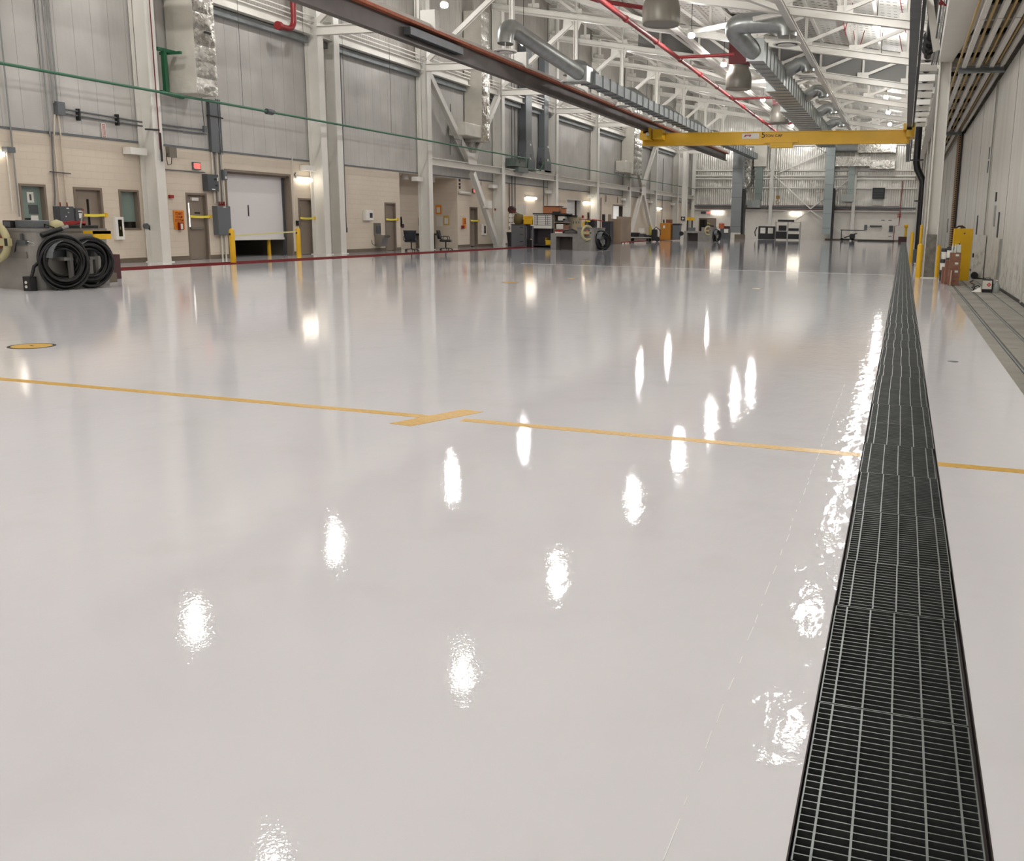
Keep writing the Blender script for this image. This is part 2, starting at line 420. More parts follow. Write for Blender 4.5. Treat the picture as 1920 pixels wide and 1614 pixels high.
for i in range(len(seams)-1):
    y0, L = seams[i], seams[i+1]-seams[i]
    dx = random.uniform(-.007, .007); loc = ((TX0+TX1)/2+dx, y0, random.uniform(-.002, .001))
    lb = glabels[i] if i < len(glabels) else 'dark steel bar grate in the long floor trench beyond the yellow tape'
    if abs(L-.765) > .001 or proto is None:
        o = grate_thing(L, lb, loc)
        if abs(L-.765) <= .001: proto = o
    else: o = copy_tree(proto, loc, 0, lb)
# walls
def openwall(mb, x0, x1, ya, yb, z0, z1, ops):
    ys = sorted({ya, yb}|{v for o in ops for v in o[:2]})
    for a, b in zip(ys, ys[1:]):
        mid = (a+b)/2; oo = [o for o in ops if o[0] < mid < o[1]]
        if not oo: mb.box(x0, x1, a, b, z0, z1); continue
        o = oo[0]
        if o[2] > z0: mb.box(x0, x1, a, b, z0, o[2])
        if o[3] < z1: mb.box(x0, x1, a, b, o[3], z1)
OPS = [(18.75, 19.55, .98, 2.21), (20.43, 21.41, 0, 2.19), (22.01, 22.77, .98, 2.18), (24.72, 25.67, 0, 2.18), (26.6, 30.2, 0, 3.04), (30.6, 31.54, 0, 2.18),
       (36.85, 37.8, 0, 2.17), (38.2, 44.02, 0, 3.55), (45.44, 46.4, 0, 2.14), (60.5, 63.5, 0, 3.02), (64.9, 65.9, 0, 2.14), (71.2, 74.6, 0, 2.86)]
wl = MB(); openwall(wl, XL-.3, XL, YN, YF, 0, 3.6, OPS); struct('wall_left', wl, M_MAS)
a = MB(); a.box(XL-.22, XL-.02, YN, YF, 3.6, 8.1); struct('wall_left_panels', a, M_PAN)
a = MB(); a.box(XL-.22, XL-.02, YN, YF, 8.1, zdeck(XL)+.3); struct('wall_left_upper', a, M_PANU)
a = MB(); a.box(XL-.02, XL+.03, YN, YF, 3.58, 3.64); struct('trim_1', a, EGREY)
a = MB()
ys = [YN]+[v for o in OPS if o[2] == 0 for v in o[:2]]+[YF]
for k in range(0, len(ys), 2):
    if ys[k+1]-ys[k] > .02: a.box(XL, XL+.012, ys[k], ys[k+1], 0, .14)
struct('baseboard_left', a, BASEB)
# alcove behind the wall
a = MB(); a.box(-24.1, -24.0, 38.0, 44.3, 0, 3.7); a.box(-24.1, XL-.3, 38.05, 38.2, 0, 3.7); a.box(-24.0, XL-.3, 44.02, 44.2, 0, 3.7); a.box(-24.1, XL-.3, 38.0, 44.3, 3.56, 3.7)
struct('wall_alcove', a, M_MAS)
# dark rooms behind the openings
a = MB()
for y0, y1, h in ((26.4, 30.4, 3.1), (60.3, 63.7, 3.1), (71.0, 74.8, 3.0), (45.3, 46.6, 2.3)):
    a.box(-26.1, -26.0, y0, y1, 0, h); a.box(-26.0, XL-.3, y0-.1, y0, 0, h); a.box(-26.0, XL-.3, y1, y1+.1, 0, h); a.box(-26.1, XL-.3, y0, y1, h, h+.1)
struct('wall_backroom', a, mat('backroom_wall', '#8d877c', .7))
# far wall
a = MB(); a.box(XL-.3, 3.2, YF, YF+.3, 0, 2.95); struct('wall_far', a, mat('far_masonry_lightened', '#e6e1d8', .6, noise=.03))  # same cream masonry, colour lightened because little lamp light reaches it
a = MB(); a.box(XL-.3, 3.2, YF+.02, YF+.25, 2.95, 17); struct('wall_far_panels', a, M_PANF)
a = MB(); a.box(-7.8, 0.2, YF-.03, YF, 0, .12); struct('baseboard_far', a, BASEB)
a = MB(); a.box(XL-4, 3.2, YN-.3, YN, 0, 17); struct('wall_back', a, M_PANF)
# roof deck
a = MB()
vs = [(x, y, z+d) for d in (0, .12) for x, y, z in ((XL-.4, YN, zdeck(XL-.4)), (3.2, YN, zdeck(3.2)), (3.2, YF+.3, zdeck(3.2)), (XL-.4, YF+.3, zdeck(XL-.4)))]
a.add(vs, [(0, 3, 2, 1), (4, 5, 6, 7), (0, 1, 5, 4), (1, 2, 6, 5), (2, 3, 7, 6), (3, 0, 4, 7)]); struct('ceiling', a, M_DECK)
# right side: hangar door leaves, soffit over the tracks, fascia
a = MB(); a.box(2.9, 3.2, YN, YF, 0, 17); struct('wall_right', a, M_PANU)
a = MB(); a.box(1.0, 2.9, YN, YF, 6.35, 6.5); struct('ceiling_door_soffit', a, BROWN)
a = MB(); a.box(1.55, 1.62, YN, YF, 6.5, zdeck(1.55)); struct('wall_right_fascia', a, mat('fascia_white', '#bdb9b0', .5, noise=.05, nscale=1.))

# ================================================================== STEEL FRAME
def bay(k): return ['nearest', 'second', 'third', 'fourth', 'fifth', 'sixth', 'seventh', 'eighth', 'farthest'][k]
def column(x0, x1, y, top, label, group):
    t = thing('steel_column', label, 'column', ((x0+x1)/2, y, 0), 0, group)
    xm = (x0+x1)/2
    MB().hbeam((xm, y, 0), (xm, y, top), .36, abs(x1-x0), .03, .04, up=(1, 0, 0)).build('shaft', WHITE, t)
    MB().box(x0-.06, x1+.06, y-.24, y+.24, 0, .025).build('base_plate', WHITE, t)
    return t
for k, y in enumerate(COLY):
    tc = column(XL+.02, -21.78, y+.18, zdeck(-22)-.05, 'white steel column on the left wall, %s one%s' % (bay(k), ', with a thin red pipe up its face' if k == 0 else ''), 'columns along the left wall')
    # lamp bracket box on the column flank
    b = MB().box(XL+.02, XL+.32, y-.62, y+.0, 3.22, 3.42)
    tag(b.build('wall_bracket', WHITE2), 'white bracket box high on the cream wall beside the %s column' % bay(k), 'bracket', 'bracket boxes beside the columns')
tc = column(XL+.02, -21.78, COLY[1]+1.25, zdeck(-22)-.05, 'white steel column standing close behind the second one on the left wall', 'columns along the left wall')
one('riser_pipe', MB().tube([(-21.74, 23.08, 3.4), (-21.74, 23.08, 12)], .016), REDD, 'thin dark red pipe running up the nearest column', 'pipe')
# column services: black cable and box on nearest column
t = thing('cable_box', 'brown electrical box with looping black cables on the nearest column', 'box', (-21.7, 23.15, 3.2))
MB().box(-21.75, -21.6, 23.3, 23.6, 3.2, 3.5).build('box', mat('box_brown', '#6e675a', .6), t)
MB().tube([(-21.72, 23.1, 3.9), (-21.72, 23.1, 3.05)], .03).build('conduit', BLACKP, t)
MB().tube([(-21.68, 23.3, 3.3), (-21.6, 23.15, 3.15), (-21.6, 23.2, 2.95), (-21.65, 23.4, 3.0), (-21.66, 23.45, 3.25)], .012).build('cable', BLACK, t)
MB().bar((-21.74, 22.55, 3.95), (-21.74, 23.1, 3.98), .03, .05).build('arm', BLACKP, t)

# eave beams between columns + dark shelf band
GAPS = [(24.2, 25.3), (44.8, 45.9), (52.0, 53.1), (55.1, 56.0), (73.1, 75.7)]
for k in range(8):
    y0, y1 = COLY[k]+.36, COLY[k+1]; segs = []; c_ = y0
    for a_, b_ in GAPS:
        if y0 < a_ < y1: segs.append((c_, a_)); c_ = b_
    if c_ < y1: segs.append((c_, y1))
    q = MB(); p = MB()
    for a_, b_ in segs: q.hbeam((-22.1, a_, 8.45), (-22.1, b_, 8.45), .3, .36); p.box(XL-.02, -22.18, a_, b_, 8.0, 8.22)
    one('eave_beam', q, WHITE, 'white beam above the grey panels in the %s bay of the left wall' % bay(k), 'beam', 'eave beams of the left wall')
    one('panel_cap', p, GALVD, 'dark band along the top of the grey panels in the %s bay' % bay(k), 'trim', 'dark caps over the grey wall panels')
for i, z in enumerate((8.78, 8.95)):
    one('wall_pipe', MB().tube([(-22.0, YN, z), (-22.0, 98, z)], .03), WHITE2, 'white pipe high along the left wall, the %s of a pair' % ('lower', 'upper')[i], 'pipe')
for k in range(2, 9):
    y0 = COLY[k]+.36; y1 = COLY[k+1] if k < 8 else YF
    one('girt_beam', MB().hbeam((-21.95, y0, 4.2), (-21.95, y1, 4.2), .3, .36), WHITE, 'white horizontal beam above the cream wall in the %s bay' % bay(k), 'beam', 'girt beams across the left bays')
# bracing
def brace(name, pts, w, label, group='cross braces on the left wall', x=-21.95):
    t = thing(name, label, 'brace', (x, pts[0][0][0], 0), 0, group)
    for (a, b) in pts:
        MB().hbeam((x, a[0], a[1]), (x, b[0], b[1]), w, w, .04, .03, up=(1, 0, 0)).build('member', WHITE, t)
    return t
t = brace('wall_brace', [((40.3, 8.2), (44.5, 4.55)), ((48.2, 8.2), (44.9, 4.55)), ((44.9, 3.9), (47.9, .15))], .28, 'white diagonal wall bracing meeting over the cream wall, one leg down to the floor')
MB().extr([(-21.8, 44.0, 4.9), (-21.8, 45.3, 4.9), (-21.8, 45.1, 4.3), (-21.8, 44.2, 4.3)], (.02, 0, 0)).build('gusset', WHITE, t)
MB().box(-21.9, -21.6, 46.1, 46.6, 2.1, 2.5).build('splice_plate', WHITE, t)
t = brace('wall_brace', [((74.3, 8.2), (77.9, 4.55)), ((82.3, 8.2), (78.5, 4.55)), ((77.9, 3.95), (74.5, .1)), ((78.5, 3.95), (82.1, .1))], .28, 'white cross bracing on the far left wall above the black cart')
MB().extr([(-21.8, 77.5, 5.0), (-21.8, 78.9, 5.0), (-21.8, 78.9, 3.8), (-21.8, 77.5, 3.8)], (.02, 0, 0)).build('gusset', WHITE, t)

# roof trusses
NODES = [-.45-2.43*i for i in range(9)]
NODES[-1] = -19.9
def truss(k, y):
    t = thing('roof_truss', 'white steel roof truss spanning the hall, %s from the camera' % bay(k).replace('farthest', 'the farthest'), 'truss', (-10, y, 10), 0, 'roof trusses')
    x0, x1 = XL+.1, 1.5
    MB().hbeam((x0, y, zchord(x0)+.1), (x1, y, zchord(x1)+.1), .3, .34).build('bottom_chord', WHITE, t)
    MB().hbeam((x0, y, zdeck(x0)-.42), (x1, y, zdeck(x1)-.42), .3, .24).build('top_chord', WHITE, t)
    for i, x in enumerate(NODES+[XL+.6]):
        MB().hbeam((x, y, zchord(x)+.2), (x, y, zdeck(x)-.5), .12, .12, .02, .02, up=(1, 0, 0)).build('web_post', WHITE, t)
        MB().box(x-.32, x+.32, y-.02, y+.02, zchord(x)+.2, zchord(x)+.55).build('gusset', WHITE, t)
    for i in range(len(NODES)-1):
        a, b = NODES[i], NODES[i+1]
        if i < 3: p, q = (b, y, zchord(b)+.35), (a, y, zdeck(a)-.5)
        else: p, q = (a, y, zchord(a)+.35), (b, y, zdeck(b)-.5)
        MB().hbeam(p, q, .14, .14, .02, .02, up=(0, 1, 0)).build('web_diagonal', WHITE, t)
    # knee brace and hanger post over the crane rail
    xn = -17.46
    if 1:
        MB().hbeam((xn, y, zchord(xn)), (xn, y, 8.35), .2, .2, .02, .025, up=(1, 0, 0)).build('hanger_post', WHITE, t)
        MB().hbeam((xn-.2, y, zchord(xn)-.15), (-21.7, y, 8.75), .2, .2, .02, .025, up=(0, 1, 0)).build('knee_brace', WHITE, t)
        MB().extr([(xn+.35, y-.02, zchord(xn)), (xn-.7, y-.02, zchord(xn)+.1), (xn-.75, y-.02, zchord(xn)-.45), (xn-.2, y-.02, zchord(xn)-.5), (xn+.12, y-.02, zchord(xn)-.6)], (0, .04, 0)).build('knee_gusset', WHITE, t)
        MB().hbeam((-21.78, y, 8.42), (-16.85, y, 8.42), .22, .34, .02, .03).build('tie_beam', WHITE, t)
        MB().box(-17.3, -16.7, y-.14, y+.14, 8.22, 8.9).build('rail_bracket', WHITE2, t)
    return t
for k, y in enumerate(COLY): truss(k, y)
one('draft_curtain', MB().extr([(-16.5, 57.12, zchord(-16.5)+.3), (1.3, 57.12, zchord(1.3)+.3), (1.3, 57.12, zdeck(1.3)-.2), (-16.5, 57.12, zdeck(-16.5)-.2)], (0, .03, 0)), FAB, 'flat grey draft curtain filling the openings of one roof truss', 'curtain')
# longitudinal struts and purlins
one('roof_strut', MB().hbeam((-5.17, 22, zchord(-5.17)-.14), (-5.17, YF, zchord(-5.17)-.14), .28, .2), WHITE, 'white lengthwise strut under the trusses, running above the round air diffusers', 'strut', 'lengthwise roof struts')
one('roof_strut', MB().hbeam((-11.45, 22, zchord(-11.45)-.12), (-11.45, YF, zchord(-11.45)-.12), .3, .22), WHITE, 'white lengthwise strut just above the long red sprinkler main', 'strut', 'lengthwise roof struts')
for i, x in enumerate([1.2, -.45, -2.0, -3.6, -5.3, -6.9, -8.5, -10.1, -11.7, -13.3, -14.9, -16.5, -18.2, -20.0]):
    one('roof_purlin', MB().hbeam((x, 20, zdeck(x)-.17), (x, YF, zdeck(x)-.17), .16, .26, .015, .02), WHITE, 'white purlin under the roof deck, number %s counting from the right wall' % (ORD[i]), 'purlin', 'purlins under the roof deck')
for i in range(1, 8):
    y0, y1 = COLY[i], COLY[i+1]
    if i in (1, 2, 4, 6):
        xs = [-.45, -5.17, -11.45, -17.4]
        for j in (1, 2):
            a, b = (xs[j], xs[j+1]) if (i+j) % 2 else (xs[j+1], xs[j])
            one('roof_brace', MB().bar((a, y0, zchord(a)+.02), (b, y1, zchord(b)+.02), .2, .2), WHITE, 'white diagonal brace level with the truss chords, bay %s, %s strip from the right' % (ORD[i], ORD[j]), 'brace', 'diagonal braces between trusses')

# crane rails
def rail(x, y0, y1, label, colr, top):
    t = thing('crane_rail', label, 'crane rail', (x, y0, 7.5))
    MB().hbeam((x, y0, 7.86), (x, y1, 7.86), .3, .72, .03, .04).build('beam', colr, t)
    if top:
        MB().box(x-.12, x+.26, y0, y1, 8.14, 8.24).build('rusty_flange', RUST, t)
        MB().box(x-.2, x+.1, y0, y1, 8.25, 8.42).build('cap_channel', WHITE, t)
        MB().box(x+.03, x+.3, 29.5, 33.5, 7.72, 7.98).build('splice_plate', BEAMR, t)
    else:
        MB().box(x+.17, x+.27, y0, y1, 7.52, 7.95).build('conductor_bar', BLACKP, t)
    return t
rail(-17.0, 15, 90.5, 'long dark steel crane rail with rusty orange top edge over the left side', BEAMD, True)
rail(-.12, 15, 93.0, 'long grey crane rail overhead in line with the trench', BEAMR, False)
# crane bridge
CY = 62.2
t = thing('bridge_crane', 'yellow bridge crane spanning the hall marked 5 ton cap', 'crane', (-8.5, CY, 6.6))
g = MB(); g.box(-17.45, -.05, CY-.2, CY+.2, 6.66, 7.42); g.box(-17.45, -.05, CY-.27, CY+.27, 6.62, 6.67); g.box(-17.45, -.05, CY-.27, CY+.27, 7.4, 7.45)
g.build('girder', YELC, t)
for i, x in enumerate((-17.0, -.12)):
    e = MB(); e.box(x-.4+i*.25, x+.35, CY-1.1, CY+1.1, 6.95, 7.35); e.box(x-.35, x-.18, CY-1.1, CY+1.1, 7.35, 7.75); e.box(x+.18, x+.35, CY-1.1, CY+1.1, 7.35, 7.75)
    e.build('end_truck', YELC, t)
MB().box(-16.5, -15.85, CY-1.1, CY-.2, 6.98, 7.62).build('drive_box', YELC, t)
MB().cyl((-16.85, CY-1.15, 7.3), (-16.85, CY-.9, 7.3), .13).build('bumper', CHROME, t)
sg = MB().box(-10.62, -9.5, CY-.225, CY-.2, 7.0, 7.34).build('placard', PAPER, t)
MB().extr([(-10.5, CY-.232, 7.12), (-10.08, CY-.232, 7.12), (-10.0, CY-.232, 7.26), (-10.42, CY-.232, 7.26)], (0, .006, 0)).build('logo', REDX, t)
MB().extr([(-10.38, CY-.236, 7.13), (-10.16, CY-.236, 7.13), (-10.12, CY-.236, 7.19), (-10.34, CY-.236, 7.19)], (0, .003, 0)).build('logo_inset', PAPER, t)
text('lettering', '5', .52, BLACKP, t, (-9.22+8.5, -.215, .62), RFRONT)
text('lettering', 'TON', .25, BLACKP, t, (-8.83+8.5, -.215, .57), RFRONT)
text('lettering', 'CAP', .25, BLACKP, t, (-8.22+8.5, -.215, .57), RFRONT)
hs = MB(); hs.box(-9.15, -6.95, CY-.32, CY+.32, 6.72, 6.88); hs.box(-8.75, -7.3, CY-.28, CY+.28, 6.42, 6.72); hs.build('trolley', YELC, t)
for s in (-1, 1):
    MB().cyl((-8.0+s*.55, CY-.33, 6.9), (-8.0+s*.55, CY-.28, 6.9), .1).build('trolley_wheel', YELC, t)
for s in (-.05, .05): MB().tube([(-8.1+s, CY, 6.45), (-8.1+s, CY, 3.3)], .012, 6).build('hoist_rope', BEAMD, t)
hk = MB(); hk.box(-8.22, -7.98, CY-.08, CY+.08, 3.15, 3.35); hk.tube([(-8.1, CY, 3.15), (-8.1, CY, 3.05), (-8.2, CY, 2.95), (-8.18, CY, 2.85), (-8.08, CY, 2.82), (-8.0, CY, 2.88), (-7.99, CY, 2.96)], .03)
hk.build('hook', mat('hook_brass', '#8a6a20', .5), t)

# ================================================================== LIGHTS
LY = [-12.3, -4., 4.2, 12.4, 20.2, 27.2, 36.4, 44.9, 53.2, 61.7, 68.4, 77.5, 86.4, 94.2]  # last row added to brighten the far wall
LX = [(-19.0, 'left row'), (-10.33, 'middle row'), (-1.82, 'right row')]
for xi, (x, nm) in enumerate(LX):
    lamp0 = None
    for yi, y in enumerate(LY):
        lb = 'lit round lamp in the %s, %s from the camera' % (nm, ORD[yi-3]) if yi >= 3 else 'round lamp behind the camera in the %s' % nm
        if lamp0 is None:
            lamp0 = t = thing('high_bay_lamp', lb, 'lamp', (x, y, 10.2), 0, 'round high-bay lamps under the roof')
            MB().lathe((0, 0, 0), [(.001, .165), (.13, .165), (.13, .19), (.09, .21), (.08, .36), (.001, .37)], 20).build('housing', WHITE2, t, False)
            MB().lathe((0, 0, 0), [(.001, -.045), (.1, -.035), (.145, .0), (.165, .06), (.155, .12), (.13, .16)], 20).build('lens', LENS, t, False)
            MB().tube([(0, 0, .33), (0, 0, zdeck(x)-10.2)], .015, 6).build('stem', BLACKP, t, False)
        else: copy_tree(lamp0, (x, y, 10.2), 0, lb)

# ================================================================== DUCTS
def rect_duct(name, label, x0, x1, z0, z1, y0, y1, step, cat='duct', m_=GALV, fl=None):
    fl = fl or m_
    t = thing(name, label, cat, ((x0+x1)/2, y0, z0))
    MB().box(x0, x1, y0, y1, z0, z1).build('duct_body', m_, t)
    y = y0; k = 0; first = None
    while y <= y1 and k < 99:
        if first is None:
            g = MB(); g.box(x0-.05, x1+.05, -.02, .02, z0-.05, z0); g.box(x0-.05, x0, -.02, .02, z0, z1+.05); g.box(x1, x1+.05, -.02, .02, z0, z1+.05); g.box(x0-.05, x1+.05, -.02, .02, z1, z1+.05)
            me_ = g
            first = me_.build('flange', fl, t); first.location.y += 0
            base_y = first.location.y
            first.location.y = base_y
            # local mesh is built around y=0 in world, shift into place
            first.location.y = y
        else:
            c = first.copy(); C.objects.link(c); c.parent = t; c.location.y = y
        y += step; k += 1
    return t
rect_duct('supply_duct', 'long rectangular galvanized duct with flanged joints over the left side', -15.25, -14.6, 7.94, 8.46, 43.2, 95, 1.22, m_=GALVD)
rd = rect_duct('supply_duct', 'long rectangular galvanized duct with flanged joints left of the round diffusers', -7.35, -6.65, 8.8, 9.7, 43.4, 92, 1.22)
MB().box(-7.9, -7.35, 53.2, 92, 8.8, 9.7).build('duct_widening', GALV, rd); MB().box(-8.35, -7.9, 63, 92, 8.8, 9.7).build('duct_widening', GALV, rd)
for k in range(33):
    y = 43.4+1.22*(k+8)
    if y < 92: MB().box(-7.95 if y < 63 else -8.4, -7.35, y-.02, y+.02, 8.75, 8.8).build('flange', GALV, rd)
def elbow(p0, p1, p2, n=8):
    p0, p1, p2 = map(Vector, (p0, p1, p2)); return [(1-u)**2*p0+2*u*(1-u)*p1+u*u*p2 for u in [i/n for i in range(n+1)]]
def diffuser(label, x, y, z, r=.34, pts=None, group=None):
    t = thing('ceiling_diffuser', label, 'air diffuser', (x, y, z), 0, group)
    MB().lathe((x, y, z), [(r*1.1, .03), (r*1.32, .05), (r*1.4, .02), (r*1.38, -.02), (r*1.15, -.03), (r*1.12, .0)], 28).build('rim', WHITE2, t)
    MB().lathe((x, y, z), [(r*.88, -.03), (r*.86, -.07), (r*.66, -.06), (r*.64, -.02)], 28).build('cone', WHITE2, t)
    MB().lathe((x, y, z), [(r*1.1, .0), (r*.95, .05), (r*.3, .03), (.001, .03)], 24).build('core', DARK, t)
    for a in range(4):
        MB().bar((x+math.cos(a*PI/2+.4)*r*.95, y+math.sin(a*PI/2+.4)*r*.95, z-.02), (x+math.cos(a*PI/2+.4)*r*.95, y+math.sin(a*PI/2+.4)*r*.95, z+.3), .025, .02).build('strut', WHITE2, t)
    if pts: MB().tube(pts, r, 20).build('neck_duct', GALV, t)
    return t
for i, (x, y) in enumerate([(-15.95, 35.8), (-16.25, 44.2), (-16.35, 53.6), (-16.35, 62.), (-16.35, 70.5), (-16.35, 79.)]):
    z = 8.2
    pts = elbow((x, y, z+.3), (x, y, z+1.25), (x+.05, y+1.2, z+.95), 8)+[Vector((-15.1, 42.6, 8.3))] if i == 0 else elbow((x, y, z+.3), (x, y, z+.85), (x+.5, y+.3, z+.75), 6)+[Vector((-15.1, y+.5, z+.2))]
    diffuser('round air diffuser below the left duct, %s from the camera' % ORD[i], x, y, z, .34, pts, 'round diffusers along the left duct')
MB_ = MB().box(-15.7, -14.7, 42.3, 43.2, 7.95, 8.65)
one('duct_plenum', MB_, GALV, 'galvanized box at the near end of the left duct where the round branch joins', 'duct')
for i, y in enumerate([42.6, 52.2, 62.3, 71.4, 80.5]):
    x, z = -5.5, 9.28
    if i == 0: pts = elbow((x, y, z+.3), (x+.05, y, z+1.0), (x-1.0, y, z+.95), 8)+[Vector((-7.2, y, z+.95))]+elbow((-7.35, y, z+.95), (-8.05, y, z+.95), (-7.8, y+.35, z+.55), 6)+[Vector((-7.05, y+1.1, z-.15))]
    else: pts = elbow((x, y, z+.28), (x, y, z+.75), (x-.55, y, z+.72), 8)+[Vector((-6.7, y, z+.3))]
    diffuser('round air diffuser beside the wide right duct, %s from the camera' % ORD[i], x, y, z, (.44 if i == 0 else .36), pts, 'round diffusers along the right duct')
# roof exhaust bells
for i, y in enumerate([36., 53.5, 71.6, 89.2]):
    t = thing('roof_ventilator', 'grey bell-shaped ventilator hanging under a maroon square duct, %s from the camera' % ORD[i], 'ventilator', (-9.5, y, 8.95), 0, 'bell ventilators under the roof')
    MB().lathe((-9.5, y, 8.95), [(.60, .04), (.70, .0), (.73, .08), (.73, .62), (.68, .85), (.56, 1.08), (.53, 1.3), (.001, 1.3)], 32).build('bell', mat('bell_grey', '#8a857b', .4, .3), t)
    MB().box(-10.02, -8.98, y-.52, y+.52, 10.25, zdeck(-9)).build('maroon_duct', REDD, t)
# red sprinkler main, branches and V hangers
t = thing('sprinkler_main', 'long red sprinkler main running the length of the roof', 'pipe', (-11.9, 20, 9.9))
mp = MB(); mp.tube([(-11.85, 20, 9.92), (-11.85, 90, 9.92)], .11, 12); mp.build('pipe', REDP, t)
for y in range(24, 90, 5): MB().cyl((-11.85, y, 9.92), (-11.85, y+.16, 9.92), .145).build('coupling', REDP, t)
for i, y in enumerate((48.4, 64.8, 81.)):
    MB().tube([(-11.85, y, 9.92), (-9.9, y+.1, 9.95), (-8.9, y+.1, 9.98)], .08, 10).build('branch_pipe', REDP, t)
one('sprinkler_pipe', MB().tube([(-19.8, 40, 12.2), (-13.2, 47.6, 12.2)], .11), REDP, 'red pipe slanting up under the roof left of the long main', 'pipe')
k = 0
for (x, y) in [(-3.6, 38.6), (-.55, 36.2), (-3.3, 47.), (-.55, 44.5), (-3.0, 53.2), (-.6, 53.), (-2.9, 62.), (-7.2, 40.5)]:
    z = zdeck(x)-.01; k += 1
    v = MB(); v.bar((x-.35, y, z), (x-.05, y, z-1.25), .04, .04); v.bar((x+.25, y, z), (x-.05, y, z-1.25), .04, .04); v.bar((x-.05, y, z-1.25), (x+.02, y, z-1.5), .03, .03)
    one('sprinkler_hanger', v, REDP, 'red V-shaped pipe hanger under the deck, %s of the group near the right rail' % ORD[k-1], 'hanger', 'red V hangers under the deck')

# green compressed-air pipe
t = thing('air_pipe', 'long thin green air pipe hung along the left wall', 'pipe', (-21.55, 15, 5.06))
MB().tube([(-21.55, 8, 5.07), (-21.55, 51.6, 5.07)], .04, 10).build('pipe', GREEN, t)
MB().tube([(-21.55, 54.2, 5.07), (-21.55, 98, 5.07)], .035, 10).build('pipe', GREEN, t)
MB().tube([(-21.55, 51.6, 5.07), (-21.7, 51.8, 4.5), (-21.7, 53.8, 4.5), (-21.55, 54.2, 5.07)], .035, 8).build('loop', GREEN, t)
for y in (16.2, 19.0, 22.2, 26.7, 30.2, 32.7, 36.2, 38.9):
    MB().tube([(-21.55, y, 5.1), (-21.55, y, 9.2)], .008, 5).build('hanger_rod', BEAMD, t)
v = MB(); v.cyl((-21.55, 27.9, 5.07), (-21.55, 28.2, 5.07), .1); v.tube([(-21.55, 28.3, 5.12), (-21.55, 28.55, 5.05)], .03); v.build('valve', EGREY2, t)
for y in (41.9, 68.8, 51.0):
    MB().tube([(-21.55, y, 5.07), (-21.5, y, 5.38), (-21.5, y+.9, 5.38), (-21.5, y+.9, 5.1)], .02, 6).build('drop_loop', EGREY, t)
t = thing('wall_rack', 'green steel bracket frame on the grey wall beside the nearest column', 'bracket', (-21.9, 23.7, 5.1))
q = MB(); q.bar((-21.95, 23.72, 5.1), (-21.95, 23.72, 6.45), .12, .12); q.bar((-21.95, 23.45, 6.4), (-21.95, 24.15, 6.4), .1, .1); q.bar((-21.5, 23.95, 6.35), (-22.3, 23.95, 6.35), .08, .08); q.bar((-21.95, 23.5, 5.15), (-21.95, 24.4, 5.1), .12, .1)
q.build('frame', GREEN2, t)

# insulated wall ducts
def jacket(label, y0, y1, x1, z0, z1, extra=None):
    t = thing('insulated_duct', label, 'duct', (-22., y0, z0), 0, 'foil jacketed ducts on the left wall')
    MB().box(XL+.03, x1-.02, y0, y1, z0, z1).build('jacket', CREAM, t, bevel=.03)
    f = MB(); n = 14; dz = (z1-z0)/n
    for i in range(n):   # pillowed foil bands on the face towards the hall
        a, b = z0+i*dz, z0+(i+1)*dz; o = random.uniform(.02, .05); yy = [y0-.015, y0+.06, (y0+y1)/2, y1-.06, y1+.01]
        row = []
        for z, k in ((a, .2), (a+dz*.3, 1), (a+dz*.7, 1), (b, .2)):
            row.append([(x1-.02+o*k*(1 if 0 < j < 4 else .1)+random.uniform(0, .012), yy[j], z) for j in range(5)])
        vs = [v for r in row for v in r]; fs = [(r*5+c, r*5+c+1, (r+1)*5+c+1, (r+1)*5+c) for r in range(3) for c in range(4)]
        f.add(vs, fs, True)
    f.build('foil_face', M_FOIL, t)
    if extra: extra(t)
    return t
def dark_tape(t): MB().box(-21.235, -21.22, 24.7, 25.0, 7.05, 7.11).build('tape_patch', BLACKP, t)
jacket('insulated duct with shiny foil face coming down beside the nearest column', 24.3, 25.2, -21.26, 5.2, 12, dark_tape)
def outlet(t):
    MB().box(XL+.03, -21.4, 43.1, 44.9, 5.65, 6.3).build('side_outlet', CREAM, t, bevel=.04)
jacket('insulated foil-faced duct on the braced bay, with a side outlet', 44.9, 45.8, -21.33, 5.5, 12, outlet)
def outlet2(t): MB().box(XL+.03, -21.5, 71.6, 73.4, 5.4, 6.3).build('side_outlet', CREAM, t, bevel=.04)
jacket('far insulated foil-faced duct on the left wall near the crane end', 73.2, 75.6, -21.3, 5.35, 12, outlet2)
# red wall sprinkler elbow
t = thing('drain_elbow', 'thick red pipe elbow high on the left wall before the second column', 'pipe', (-21.5, 29.6, 8.3))
MB().tube([(-21.6, 29.75, 11)]+[(-21.6, 29.75, 8.6)]+elbow((-21.6, 29.75, 8.55), (-21.6, 29.75, 8.1), (-21.6, 29.3, 8.1), 6)+[(-21.6, 28.95, 8.1)], .1, 14).build('pipe', mat('pipe_red_bright', '#7c1417', .45), t)
MB().cyl((-21.6, 28.95, 8.1), (-21.6, 28.8, 8.1), .15).build('flange', REDP, t)

